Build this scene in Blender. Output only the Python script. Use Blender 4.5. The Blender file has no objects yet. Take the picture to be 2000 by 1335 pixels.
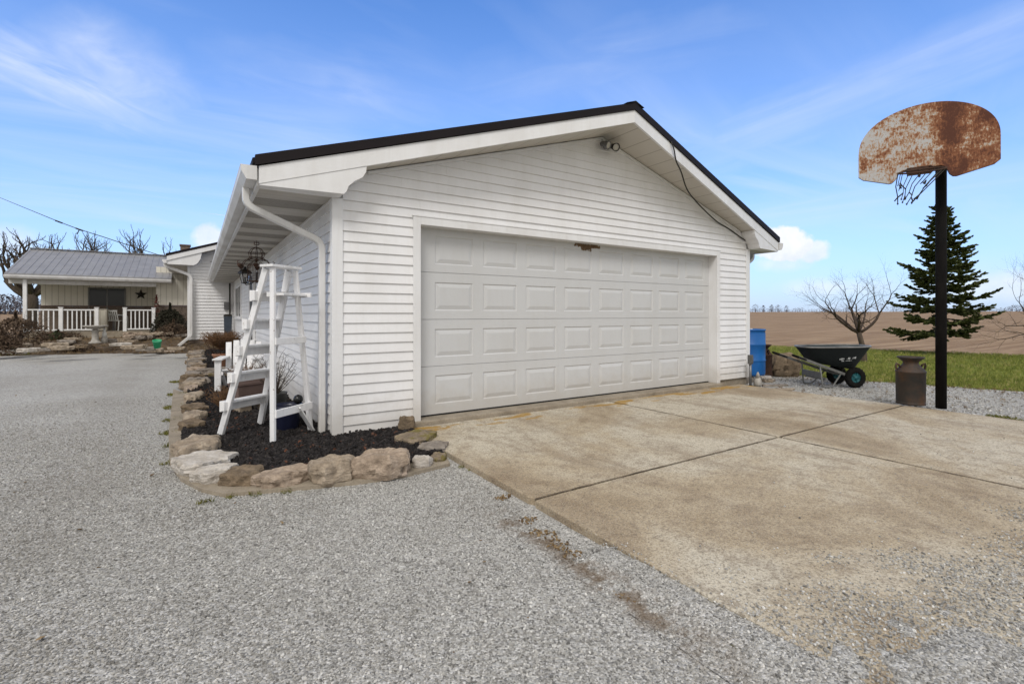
import bpy, math, random
from mathutils import Vector, Matrix, noise, Euler
random.seed(7)
SC = bpy.context.scene
COL = SC.collection
H = 1.28                      # eye height
RX, RY = 0.8396, -0.5432      # camera right in plan
FX, FY = 0.5432, 0.8396       # camera forward in plan
def ratio(px): 
    a = (px-1000)/951.0
    return a, RX*a+FX, RY*a+FY
def G(px, py, z=0.0):         # ground point seen at a photo pixel
    d = (H-z)*951/(py-613); a, cx, cy = ratio(px)
    return Vector((d*cx, d*cy, z))
def OY(px, py, Y):            # point on plane Y=const
    a, cx, cy = ratio(px); d = Y/cy
    return Vector((d*cx, Y, H+(613-py)/951*d))
def D(px, py, d):             # point at a depth
    a, cx, cy = ratio(px)
    return Vector((d*cx, d*cy, H+(613-py)/951*d))
W = {}
def thing(name, label, cat, loc=(0,0,0), rz=0.0, group=None, kind=None):
    o = bpy.data.objects.new(name, None); COL.objects.link(o)
    o.empty_display_size = .1
    o.location = loc; o.rotation_euler = (0,0,rz)
    W[o] = Matrix.Translation(Vector(loc)) @ Matrix.Rotation(rz,4,'Z')
    o['label'] = label; o['category'] = cat
    if group: o['group'] = group
    if kind: o['kind'] = kind
    return o
def tag(o, label=None, cat=None, group=None, kind=None):
    if label: o['label'] = label
    if cat: o['category'] = cat
    if group: o['group'] = group
    if kind: o['kind'] = kind
    return o
class MB:
    def __init__(s): s.v=[]; s.f=[]; s.m=[]; s.sm=[]; s.ci=0
    def vert(s,p): s.v.append(tuple(p)); return len(s.v)-1
    def face(s,idx,smooth=False): s.f.append(tuple(idx)); s.m.append(s.ci); s.sm.append(smooth)
    def poly(s,pts,smooth=False): s.face([s.vert(p) for p in pts],smooth)
    def box(s,a,b,M=None):
        x0,y0,z0=a; x1,y1,z1=b
        P=[Vector(p) for p in((x0,y0,z0),(x1,y0,z0),(x1,y1,z0),(x0,y1,z0),(x0,y0,z1),(x1,y0,z1),(x1,y1,z1),(x0,y1,z1))]
        if M: P=[M@p for p in P]
        i=[s.vert(p) for p in P]
        for q in((0,3,2,1),(4,5,6,7),(0,1,5,4),(1,2,6,5),(2,3,7,6),(3,0,4,7)): s.face([i[k] for k in q])
        return s
    def beam(s,p,q,w,h,up=(0,0,1)):     # rectangular bar from p to q; w sideways, h along up
        p=Vector(p);q=Vector(q);d=(q-p).normalized();up=Vector(up)
        sd=d.cross(up)
        if sd.length<1e-4: sd=d.cross(Vector((1,0,0)))
        sd.normalize(); u=sd.cross(d).normalized()
        i=[]
        for c in(p,q):
            for a,b in((-1,-1),(1,-1),(1,1),(-1,1)): i.append(s.vert(c+sd*a*w/2+u*b*h/2))
        for k in((0,1,2,3),(7,6,5,4),(0,4,5,1),(1,5,6,2),(2,6,7,3),(3,7,4,0)): s.face([i[j] for j in k])
        return s
    def tube(s,pts,r,n=8,caps=True,smooth=True):
        pts=[Vector(p) for p in pts]; m=len(pts)
        rs=r if isinstance(r,(list,tuple)) else [r]*m
        rings=[]; ref=None
        for k,p in enumerate(pts):
            t=(pts[min(k+1,m-1)]-pts[max(k-1,0)])
            if t.length<1e-9: t=Vector((0,0,1))
            t.normalize()
            if ref is None:
                ref=t.cross(Vector((0,0,1)))
                if ref.length<1e-3: ref=t.cross(Vector((1,0,0)))
            ref=(ref-t*ref.dot(t))
            if ref.length<1e-6: ref=t.orthogonal()
            ref.normalize(); b=t.cross(ref)
            rings.append([s.vert(p+(ref*math.cos(2*math.pi*j/n)+b*math.sin(2*math.pi*j/n))*rs[k]) for j in range(n)])
        for k in range(m-1):
            for j in range(n):
                s.face((rings[k][j],rings[k][(j+1)%n],rings[k+1][(j+1)%n],rings[k+1][j]),smooth)
        if caps: s.face(rings[0][::-1]); s.face(rings[-1])
        return s
    def loft(s,rings,closed=True,cap0=True,cap1=True,smooth=False):
        ids=[[s.vert(p) for p in r] for r in rings]; n=len(ids[0])
        for k in range(len(ids)-1):
            for j in range(n if closed else n-1):
                s.face((ids[k][j],ids[k][(j+1)%n],ids[k+1][(j+1)%n],ids[k+1][j]),smooth)
        if cap0: s.face(ids[0][::-1])
        if cap1: s.face(ids[-1])
        return s
    def lathe(s,prof,c=(0,0,0),n=32,smooth=True,M=None,cap=True):
        c=Vector(c); rings=[]
        for r,z in prof:
            R=[Vector((r*math.cos(2*math.pi*j/n),r*math.sin(2*math.pi*j/n),z)) for j in range(n)]
            if M: R=[M@p for p in R]
            rings.append([c+p for p in R])
        return s.loft(rings,True,cap,cap,smooth)
    def prism(s,poly,off):       # polygon (3D pts) extruded by vector
        off=Vector(off); P=[Vector(p) for p in poly]
        return s.loft([P,[p+off for p in P]])
    def build(s,name,mats,parent=None,base=None,bevel=0,world=True,subd=0):
        me=bpy.data.meshes.new(name)
        V=[Vector(v) for v in s.v]
        if parent is not None:
            if world: Mi=W[parent].inverted(); V=[Mi@v for v in V]
        elif base is not None:
            b=Vector(base); V=[v-b for v in V]
        me.from_pydata([tuple(v) for v in V],[],s.f)
        if not isinstance(mats,(list,tuple)): mats=[mats]
        for m in mats: me.materials.append(m)
        me.polygons.foreach_set('material_index',s.m); me.polygons.foreach_set('use_smooth',s.sm)
        me.update()
        import bmesh
        bm=bmesh.new(); bm.from_mesh(me); bmesh.ops.recalc_face_normals(bm,faces=bm.faces); bm.to_mesh(me); bm.free()
        o=bpy.data.objects.new(name,me); COL.objects.link(o)
        if parent is not None:
            o.parent=parent; W[o]=W[parent]
        else:
            if base is not None: o.location=base
            W[o]=Matrix.Translation(Vector(base)) if base is not None else Matrix.Identity(4)
        if bevel:
            b=o.modifiers.new('Bevel','BEVEL'); b.width=bevel; b.segments=2; b.limit_method='ANGLE'; b.harden_normals=False
        if subd:
            b=o.modifiers.new('Sub','SUBSURF'); b.levels=subd; b.render_levels=subd
        return o
def copy_tree(o,parent=None):
    c=o.copy(); COL.objects.link(c); c.parent=parent
    for ch in list(o.children): copy_tree(ch,c)
    return c
# ---------------------------------------------------------------- materials
class NT:
    def __init__(s,name,world=False):
        if world:
            s.m=bpy.data.worlds.new(name)
        else: s.m=bpy.data.materials.new(name)
        s.m.use_nodes=True; s.t=s.m.node_tree; s.t.nodes.clear(); s.L=s.t.links
    def n(s,typ,ins=None,**kw):
        nd=s.t.nodes.new(typ)
        for k,v in kw.items(): setattr(nd,k,v)
        for k,v in (ins or {}).items():
            sock=nd.inputs[k]
            if hasattr(v,'is_output') or isinstance(v,bpy.types.NodeSocket): s.L.new(v,sock)
            else: sock.default_value=v
        return nd
    def math(s,op,a,b=None,c=None,clamp=False):
        nd=s.t.nodes.new('ShaderNodeMath'); nd.operation=op; nd.use_clamp=clamp
        for i,v in enumerate((a,b,c)):
            if v is None: continue
            if isinstance(v,bpy.types.NodeSocket): s.L.new(v,nd.inputs[i])
            else: nd.inputs[i].default_value=v
        return nd.outputs[0]
    def ramp(s,fac,stops,interp='LINEAR'):
        nd=s.t.nodes.new('ShaderNodeValToRGB'); cr=nd.color_ramp; cr.interpolation=interp
        while len(cr.elements)<len(stops): cr.elements.new(.5)
        for e,(p,c) in zip(cr.elements,stops):
            e.position=p; e.color=(c[0],c[1],c[2],1) if not isinstance(c,(int,float)) else (c,c,c,1)
        s.L.new(fac,nd.inputs[0]); return nd.outputs[0]
    def mix(s,fac,a,b,blend='MIX'):
        nd=s.t.nodes.new('ShaderNodeMix'); nd.data_type='RGBA'; nd.blend_type=blend
        for i,v in ((0,fac),(6,a),(7,b)):
            if isinstance(v,bpy.types.NodeSocket): s.L.new(v,nd.inputs[i])
            elif i==0: nd.inputs[0].default_value=v
            else: nd.inputs[i].default_value=(v[0],v[1],v[2],1)
        return nd.outputs[2]
    def coord(s,scale=(1,1,1),rot=(0,0,0),which='Object',loc=(0,0,0)):
        tc=s.n('ShaderNodeTexCoord'); mp=s.n('ShaderNodeMapping')
        mp.inputs['Scale'].default_value=scale; mp.inputs['Rotation'].default_value=rot; mp.inputs['Location'].default_value=loc
        s.L.new(tc.outputs[which],mp.inputs['Vector']); return mp.outputs[0]
    def noise(s,vec,scale,detail=4,rough=.55,dist=0):
        nd=s.n('ShaderNodeTexNoise',{'Scale':scale,'Detail':detail,'Roughness':rough,'Distortion':dist}); s.L.new(vec,nd.inputs['Vector']); return nd.outputs[0]
    def out(s,col,rough=.6,bump=None,bs=.3,bd=.01,metal=0,spec=.5,**kw):
        p=s.n('ShaderNodeBsdfPrincipled')
        def st(k,v):
            if isinstance(v,bpy.types.NodeSocket): s.L.new(v,p.inputs[k])
            elif k=='Base Color': p.inputs[k].default_value=(v[0],v[1],v[2],1)
            else: p.inputs[k].default_value=v
        st('Base Color',col); st('Roughness',rough); st('Metallic',metal); st('Specular IOR Level',spec)
        for k,v in kw.items(): st(k.replace('_',' '),v)
        if bump is not None:
            b=s.n('ShaderNodeBump',{'Strength':bs,'Distance':bd,'Height':bump}); s.L.new(b.outputs[0],p.inputs['Normal'])
        o=s.n('ShaderNodeOutputMaterial'); s.L.new(p.outputs[0],o.inputs[0]); return s.m
def simple(name,c1,c2=None,scale=6,rough=.6,bs=.15,bd=.004,metal=0,spec=.4,stretch=(1,1,1),bscale=60):
    t=NT(name); v=t.coord(stretch)
    c2=c2 or tuple(x*.82 for x in c1)
    n=t.noise(v,scale,5,.6)
    col=t.ramp(n,[(.3,c2),(.68,c1)])
    b=t.noise(v,bscale,3)
    return t.out(col,rough,b,bs,bd,metal,spec)
M={}
# white vinyl with faint streaks
def vinyl(name,c,dirt,amt=.35):
    t=NT(name); v=t.coord((1.2,1.2,.5)); n=t.noise(v,2.2,6,.6); n2=t.noise(t.coord((14,14,1.2)),1.4,4,.6)
    f=t.math('MULTIPLY',t.ramp(n,[(.42,0),(.75,1)]),amt)
    col=t.mix(f,c,dirt); f2=t.math('MULTIPLY',t.ramp(n2,[(.5,0),(.8,1)]),amt*.6); col=t.mix(f2,col,dirt)
    gp=t.n('ShaderNodeNewGeometry'); s=t.n('ShaderNodeSeparateXYZ'); t.L.new(gp.outputs['Position'],s.inputs[0])
    sp=t.math('SUBTRACT',t.math('MULTIPLY_ADD',t.noise(gp.outputs['Position'],5,6,.7),.55,.18),s.outputs[2]); sp=t.ramp(sp,[(.0,0),(.30,1)])
    col=t.mix(t.math('MULTIPLY',sp,.45),col,(.42,.38,.32))
    return t.out(col,.42,t.math('ADD',t.noise(t.coord(),35,3),t.math('MULTIPLY',t.noise(t.coord((.8,.8,2)),3.5,2),2.5)),.10,.006,0,.35)
M['vinyl']=vinyl('white_vinyl',(.79,.79,.80),(.60,.585,.555),.35)
M['trim']=vinyl('white_trim',(.77,.775,.785),(.55,.53,.50),.4)
M['gutter']=vinyl('gutter_white',(.70,.70,.70),(.42,.40,.37),.6)
M['door']=vinyl('garage_door_paint',(.56,.568,.575),(.49,.485,.47),.4)
t=NT('white_painted_wood'); v=t.coord((1,1,1)); n=t.noise(t.coord((1,1,.25)),7,6,.65); ch_=t.noise(v,26,5,.72)
col=t.ramp(n,[(.3,(.63,.63,.63)),(.6,(.82,.82,.83))]); col=t.mix(t.math('MULTIPLY',t.ramp(ch_,[(.635,0),(.665,1)]),.8),col,(.33,.29,.25))
M['wood_white']=t.out(col,.6,t.noise(t.coord((30,30,3)),2,4),.25,.003)
M['porch_white']=simple('porch_white',(.82,.82,.82),(.70,.70,.70),4,.5)
M['dark_roof']=simple('dark_roof_metal',(.014,.010,.012),(.010,.008,.009),3,.6,.05,spec=.15)
t=NT('grey_roof_metal'); c=t.coord((1,1,1)); n=t.noise(c,2.5,5)
M['grey_roof']=t.out(t.ramp(n,[(.3,(.215,.215,.225)),(.7,(.275,.275,.285))]),.5,None,metal=.15)
M['cream']=simple('cream_panel',(.54,.51,.43),(.46,.43,.36),2,.7)
M['glass']=NT('window_glass').out((.022,.026,.028),.12,None,spec=.3)
M['black']=simple('black_metal',(.018,.018,.017),(.03,.024,.018),14,.5)
M['dark_pole']=simple('dark_pole_paint',(.005,.0048,.005),(.012,.0105,.010),9,.9,.2,.003,spec=.1,stretch=(1,1,.3))
t=NT('brick_wall'); br=t.n('ShaderNodeTexBrick',{'Scale':4.5,'Color1':(.16,.115,.085,1),'Color2':(.11,.08,.06,1),'Mortar':(.20,.175,.15,1),'Mortar Size':.02})
t.L.new(t.coord((1,1,1),(math.radians(90),0,0)),br.inputs['Vector'])
M['brick']=t.out(br.outputs[0],.85,br.outputs[1],-.3,.01)
M['terracotta']=simple('terracotta',(.32,.15,.085),(.22,.12,.08),9,.8)
M['dry_plant']=simple('dry_plant',(.22,.12,.055),(.10,.055,.03),25,.9)
M['twig']=simple('twig_bark',(.070,.050,.037),(.038,.027,.020),20,.9)
M['bark']=simple('tree_bark',(.11,.082,.062),(.045,.034,.026),9,.95,.7,.02,stretch=(2,2,.6),bscale=18)
M['dark_bark']=simple('old_bark',(.085,.063,.047),(.035,.027,.020),6,.95,.8,.03,stretch=(2,2,.6),bscale=12)
M['blue_drum']=simple('blue_plastic',(.010,.125,.40),(.008,.10,.33),5,.42,.05)
M['blue_pot']=simple('navy_glaze',(.018,.021,.048),(.010,.012,.03),8,.3,.05)
M['brown_box']=simple('brown_planter',(.155,.105,.09),(.12,.08,.07),7,.7)
M['beige_pot']=simple('beige_pot',(.34,.28,.21),(.25,.20,.15),9,.8)
M['grey_pot']=simple('grey_pot',(.12,.12,.115),(.08,.08,.08),9,.6)
M['grey_metal']=simple('galvanised',(.22,.22,.225),(.14,.14,.145),12,.45,metal=.5)
M['rail_grey']=simple('grey_frame_paint',(.20,.20,.19),(.13,.13,.125),18,.5,metal=.3)
M['tub']=simple('tub_plastic',(.007,.010,.011),(.010,.013,.014),6,.6,.05,spec=.2)
M['tub_in']=simple('tub_inner',(.020,.036,.045),(.04,.055,.06),5,.45,.08)
M['rim_grey']=simple('tub_rim_plastic',(.12,.12,.115),(.30,.30,.29),5,.4,.05)
M['rubber']=simple('tyre_rubber',(.008,.008,.008),(.014,.013,.012),20,.95,spec=.1)
M['teal']=simple('teal_hub',(.012,.12,.14),(.01,.07,.08),12,.5)
M['green_pl']=simple('green_plastic',(.02,.36,.16),None,8,.5)
M['plastic_white']=simple('white_plastic',(.62,.62,.60),None,8,.5)
M['conc_stone']=simple('cast_stone',(.42,.40,.37),(.26,.24,.21),12,.9,.4)
M['mark']=simple('pale_decal',(.55,.57,.57),None,40,.6)
M['dark_void']=simple('black_seal',(.012,.012,.012),None,8,.8)
M['soil']=None
# soffits
t=NT('soffit_panels'); v=t.coord()
sx=t.n('ShaderNodeSeparateXYZ'); t.L.new(v,sx.inputs[0])
fr=t.math('FRACT',t.math('DIVIDE',sx.outputs[1],.135)); ln=t.math('COMPARE',fr,.5,.035)
nz=t.noise(t.coord((1,1,1)),3,4)
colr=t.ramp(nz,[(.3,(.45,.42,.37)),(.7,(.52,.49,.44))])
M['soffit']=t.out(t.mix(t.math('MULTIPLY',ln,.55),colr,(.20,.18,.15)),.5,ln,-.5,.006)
t=NT('vented_soffit'); v=t.coord()
vo=t.n('ShaderNodeTexVoronoi',{'Scale':90.0,'Randomness':0.0}); t.L.new(v,vo.inputs['Vector'])
hole=t.math('LESS_THAN',vo.outputs['Distance'],.34)
M['vent']=t.out(t.mix(hole,(.36,.33,.28),(.05,.045,.04)),.55)
t=NT('rake_soffit'); v=t.coord(); sx=t.n('ShaderNodeSeparateXYZ'); t.L.new(v,sx.inputs[0])
fr=t.math('FRACT',t.math('DIVIDE',sx.outputs[0],.27)); ln=t.math('COMPARE',fr,.5,.022)
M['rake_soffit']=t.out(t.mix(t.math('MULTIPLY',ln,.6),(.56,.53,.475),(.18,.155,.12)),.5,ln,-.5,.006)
# rusty steel backboard: old white paint flaking to rust
t=NT('rusty_backboard'); v=t.coord(); sx=t.n('ShaderNodeSeparateXYZ'); t.L.new(v,sx.inputs[0])
n1=t.noise(v,2.6,8,.68,.4); n2=t.noise(t.coord((18,4,7)),2.0,6,.7,.3); n3=t.noise(t.coord((30,30,12)),2.2,3,.7)
s1=t.math('MULTIPLY_ADD',sx.outputs[1],-.13,.015)      # more rust to the near side
bb=t.math('ABSOLUTE',t.math('ADD',sx.outputs[1],.02)); c1=t.math('MULTIPLY',t.math('SUBTRACT',.20,bb,clamp=False),1.0,clamp=False)
c1=t.math('MAXIMUM',c1,0.0); c1=t.math('MULTIPLY',c1,.9)
f=t.math('ADD',t.math('ADD',t.math('MULTIPLY',n1,.75),t.math('MULTIPLY',n2,.42)),t.math('ADD',s1,c1))
f=t.math('ADD',f,t.math('MULTIPLY',t.math('SUBTRACT',n3,.5),.5))
r1=t.ramp(f,[(.49,(.44,.435,.43)),(.555,(.38,.25,.155)),(.615,(.235,.088,.036)),(.75,(.085,.026,.012))])
M['board']=t.out(r1,.85,f,.35,.006)
M['rust_dark']=simple('dark_rust',(.075,.035,.02),(.03,.018,.013),14,.9,.4)
t=NT('rusty_milk_can'); v=t.coord(); n1=t.noise(v,4,7,.65); n2=t.noise(v,28,4,.7)
col=t.ramp(n1,[(.36,(.030,.029,.027)),(.5,(.050,.038,.031)),(.63,(.095,.052,.030)),(.75,(.15,.075,.032))])
col=t.mix(t.math('MULTIPLY',t.ramp(n2,[(.5,0),(.7,1)]),.5),col,(.05,.038,.03))
M['can']=t.out(col,.7,n2,.4,.004,metal=.25)
# stones
def stone(name,a,b,c,moss=0.0,top=None):
    t=NT(name); v=t.coord(); n=t.noise(v,5,8,.66,.5); n2=t.noise(t.coord((3,3,11)),6,6,.6,.6); n3=t.noise(v,60,4,.7)
    col=t.ramp(n,[(.28,c),(.48,b),(.68,a)]); col=t.mix(t.math('MULTIPLY',t.ramp(n2,[(.45,0),(.7,1)]),.55),col,c)
    col=t.mix(t.math('MULTIPLY',t.ramp(n3,[(.45,0),(.75,1)]),.35),col,tuple(x*.5 for x in c))
    if moss:
        m=t.ramp(t.noise(v,7,5,.7),[(.5-moss*.12,0),(.62-moss*.1,1)]); col=t.mix(t.math('MULTIPLY',m,.85),col,(.15,.125,.02))
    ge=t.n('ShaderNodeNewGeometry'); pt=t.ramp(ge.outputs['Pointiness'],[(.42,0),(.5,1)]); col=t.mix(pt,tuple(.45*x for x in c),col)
    hb=t.math('ADD',t.math('MULTIPLY',n,1.2),t.math('ADD',t.math('MULTIPLY',n2,.8),t.math('MULTIPLY',n3,.25)))
    return t.out(col,.9,hb,.9,.02,spec=.25)
M['st_tan']=stone('tan_limestone',(.50,.42,.33),(.35,.285,.215),(.17,.135,.10))
M['st_pink']=stone('pinkish_limestone',(.54,.44,.355),(.38,.30,.23),(.17,.13,.095))
M['st_white']=stone('pale_limestone',(.62,.59,.55),(.54,.50,.45),(.32,.28,.23))
M['st_brown']=stone('brown_sandstone',(.32,.24,.16),(.20,.15,.10),(.085,.065,.045))
M['st_moss']=stone('lichened_sandstone',(.36,.29,.21),(.24,.19,.135),(.12,.095,.07),.15)
M['st_grey']=stone('grey_fieldstone',(.38,.34,.30),(.27,.235,.20),(.13,.11,.095))
# concrete slab
t=NT('old_concrete'); v=t.coord(); big=t.noise(v,.55,6,.62,.6); st=t.noise(t.coord((1.1,.28,1),(0,0,.55)),2.4,6,.62,.3); fine=t.noise(v,90,4,.75); mid=t.noise(v,9,6,.7)
col=t.ramp(big,[(.34,(.30,.23,.145)),(.45,(.45,.375,.265)),(.57,(.56,.51,.41))])
col=t.mix(t.math('MULTIPLY',t.ramp(st,[(.50,0),(.68,1)]),.55),col,(.24,.18,.12))
col=t.mix(t.math('MULTIPLY',t.ramp(mid,[(.50,0),(.62,1)]),.45),col,(.20,.15,.105))
col=t.mix(t.math('MULTIPLY',t.ramp(fine,[(.46,0),(.60,1)]),.62),col,(.14,.11,.08))
col=t.mix(t.math('MULTIPLY',t.ramp(t.noise(v,38,3,.7),[(.57,0),(.63,1)]),.5),col,(.12,.095,.07))
col=t.mix(t.math('MULTIPLY',t.ramp(t.noise(v,120,2,.6),[(.56,0),(.64,1)]),.45),col,(.58,.53,.46))
# orange lichen by the sill
sx=t.n('ShaderNodeSeparateXYZ'); t.L.new(v,sx.inputs[0])
ly=t.math('SUBTRACT',1.0,t.math('MULTIPLY',t.math('ABSOLUTE',t.math('SUBTRACT',sx.outputs[1],4.84)),4.2)); ly=t.math('MAXIMUM',ly,0.0)
ln=t.ramp(t.noise(t.coord((1,3,1)),1.7,6,.65),[(.50,0),(.57,1)]); lm=t.ramp(t.math('MULTIPLY',ly,ln),[(.18,0),(.42,1)])
col=t.mix(t.math('MULTIPLY',lm,.8),col,(.33,.185,.02))
M['concrete']=t.out(col,.9,t.math('ADD',fine,t.math('MULTIPLY',mid,.8)),.5,.006,spec=.25)
t=NT('curb_concrete'); v=t.coord(); n=t.noise(v,5,7,.66); f=t.noise(v,70,3,.7)
col=t.mix(t.math('MULTIPLY',t.ramp(f,[(.45,0),(.7,1)]),.4),t.ramp(n,[(.3,(.20,.165,.12)),(.7,(.36,.31,.24))]),(.12,.10,.08))
M['curb']=t.out(col,.95,f,.5,.006)
def dirtband(t,col):
    gp=t.n('ShaderNodeNewGeometry'); s=t.n('ShaderNodeSeparateXYZ'); t.L.new(gp.outputs['Position'],s.inputs[0])
    nn=t.noise(gp.outputs['Position'],2.6,5,.65); x=t.math('ABSOLUTE',t.math('SUBTRACT',s.outputs[0],t.math('MULTIPLY_ADD',nn,.25,1.50)))
    k=t.math('MULTIPLY',t.math('MAXIMUM',t.math('SUBTRACT',1.0,t.math('MULTIPLY',x,8.0)),0.0),t.ramp(t.math('DIVIDE',s.outputs[1],4.0),[(.22,0),(.34,1),(.62,1),(.72,0)]))
    k=t.math('MULTIPLY',k,t.ramp(t.noise(gp.outputs['Position'],9,4,.7),[(.44,0),(.56,1)]))
    col=t.mix(t.math('MULTIPLY',k,.8),col,(.15,.105,.065))
    for c_ in (-.55,-2.35):      # faint wheel tracks worn along the drive
        w=t.math('ABSOLUTE',t.math('SUBTRACT',s.outputs[0],t.math('ADD',t.math('MULTIPLY_ADD',nn,.8,c_-.4),t.math('MULTIPLY',s.outputs[1],-.05))))
        w=t.ramp(w,[(.12,1),(.42,0)]); w=t.math('MULTIPLY',w,t.ramp(t.noise(gp.outputs['Position'],1.1,4,.6),[(.35,0),(.6,1)])); col=t.mix(t.math('MULTIPLY',w,.30),col,(.24,.225,.20))
    return col
# gravel base sheet
t=NT('gravel_base'); v=t.coord(); vo=t.n('ShaderNodeTexVoronoi',{'Scale':115.0}); t.L.new(v,vo.inputs['Vector'])
vo2=t.n('ShaderNodeTexVoronoi',{'Scale':38.0}); t.L.new(v,vo2.inputs['Vector'])
wn=t.n('ShaderNodeTexWhiteNoise'); t.L.new(vo.outputs['Color'],wn.inputs['Vector'])
col=t.ramp(wn.outputs[0],[(0,(.15,.148,.142)),(.35,(.33,.324,.306)),(.75,(.46,.452,.43)),(1,(.64,.63,.61))])
big=t.noise(v,.45,5,.6,.5); col=t.mix(t.math('MULTIPLY',t.ramp(big,[(.42,0),(.66,1)]),.28),col,(.21,.195,.165))
dk=t.noise(v,14,4,.65); col=t.mix(t.math('MULTIPLY',t.ramp(dk,[(.58,0),(.70,1)]),.35),col,(.13,.12,.11))
col=dirtband(t,col)
h=t.math('SUBTRACT',1.0,vo.outputs['Distance']); h=t.math('ADD',h,t.math('MULTIPLY',vo2.outputs['Distance'],-.6))
M['gravel']=t.out(col,.92,h,.55,.012,spec=.2)
def inst_mat(name,stops,rough=.9,patchy=False):
    t=NT(name); at=t.n('ShaderNodeAttribute',attribute_type='INSTANCER',attribute_name='rnd')
    col=t.ramp(at.outputs['Fac'],stops); v=t.coord(); n=t.noise(v,1.8,4,.7)
    col=t.mix(t.math('MULTIPLY',n,.35),col,tuple(.5*x for x in stops[1][1]))
    if patchy:
        gp=t.n('ShaderNodeNewGeometry'); big=t.noise(gp.outputs['Position'],.8,5,.65,.4); sm=t.noise(gp.outputs['Position'],6,4,.7)
        col=t.mix(t.math('MULTIPLY',t.ramp(big,[(.46,0),(.66,1)]),.45),col,(.17,.152,.125),'MIX')
        col=dirtband(t,col)
        col=t.mix(t.math('MULTIPLY',t.ramp(sm,[(.56,0),(.70,1)]),.45),col,(.10,.092,.085),'MIX')
    return t.out(col,rough,None,spec=.25)
M['pebble']=inst_mat('gravel_stone',[(0,(.12,.118,.112)),(.12,(.28,.273,.258)),(.45,(.415,.406,.384)),(.85,(.53,.52,.495)),(1,(.80,.79,.76))],patchy=True)
M['mulch_bit']=inst_mat('black_mulch_chip',[(0,(.012,.011,.011)),(.5,(.024,.021,.021)),(.93,(.045,.040,.038)),(.965,(.06,.05,.045)),(1,(.16,.06,.03))])
M['grass_bit']=inst_mat('grass_blade',[(0,(.10,.13,.022)),(.4,(.19,.225,.040)),(.8,(.28,.29,.065)),(1,(.42,.35,.15))],.7)
M['moss_bit']=inst_mat('moss_tuft',[(0,(.09,.09,.012)),(.5,(.16,.15,.02)),(.8,(.20,.19,.035)),(1,(.10,.13,.02))],.9)
M['straw_bit']=inst_mat('leaf_litter',[(0,(.10,.06,.03)),(.5,(.19,.125,.06)),(1,(.32,.24,.14))],.9)
M['mulch']=simple('mulch_ground',(.022,.019,.018),(.010,.009,.009),40,.95,.8,.02,bscale=45)
M['bedsoil']=simple('leafy_bed_soil',(.125,.085,.052),(.045,.035,.024),3.5,.95,.7,.03,bscale=22)
t=NT('lawn_ground'); v=t.coord(); n=t.noise(v,.6,5,.6); f=t.noise(v,22,4,.7)
col=t.ramp(n,[(.3,(.13,.16,.028)),(.7,(.22,.245,.048))]); col=t.mix(t.math('MULTIPLY',t.ramp(f,[(.4,0),(.7,1)]),.4),col,(.05,.075,.012))
M['lawn']=t.out(col,.95,f,.6,.03,spec=.1)
t=NT('ploughed_field'); v=t.coord((1,1,1),(0,0,.25)); n=t.noise(v,.05,6,.6); rows=t.noise(t.coord((.12,2.2,1),(0,0,math.radians(33))),.9,5,.65); f=t.noise(v,3.0,5,.75)
col=t.ramp(n,[(.3,(.29,.20,.12)),(.7,(.37,.265,.17))]); col=t.mix(t.math('MULTIPLY',t.ramp(rows,[(.42,0),(.56,1)]),.6),col,(.165,.10,.058))
col=t.mix(t.math('MULTIPLY',t.ramp(f,[(.45,0),(.75,1)]),.3),col,(.13,.085,.055))
M['field']=t.out(col,.98,f,.5,.08,spec=.1)
t=NT('spruce_needles'); v=t.coord(); n=t.noise(v,3.5,5,.7); 
col=t.ramp(n,[(.3,(.055,.070,.026)),(.6,(.125,.145,.050)),(.8,(.22,.225,.075))]); M['needles']=t.out(col,.75,None,spec=.2)
M['shrub_green']=simple('ivy_dark',(.035,.034,.018),(.018,.017,.011),9,.85)
M['shrub_brown']=simple('dead_shrub',(.12,.078,.048),(.055,.038,.026),7,.95)
M['shrub_olive']=simple('evergreen_shrub',(.055,.075,.028),(.025,.035,.014),7,.9)
M['woods']=simple('far_woods',(.115,.105,.115),(.075,.07,.082),.35,1,.1)
M['vine_red']=simple('red_leaf',(.10,.028,.022),None,9,.8)
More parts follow.
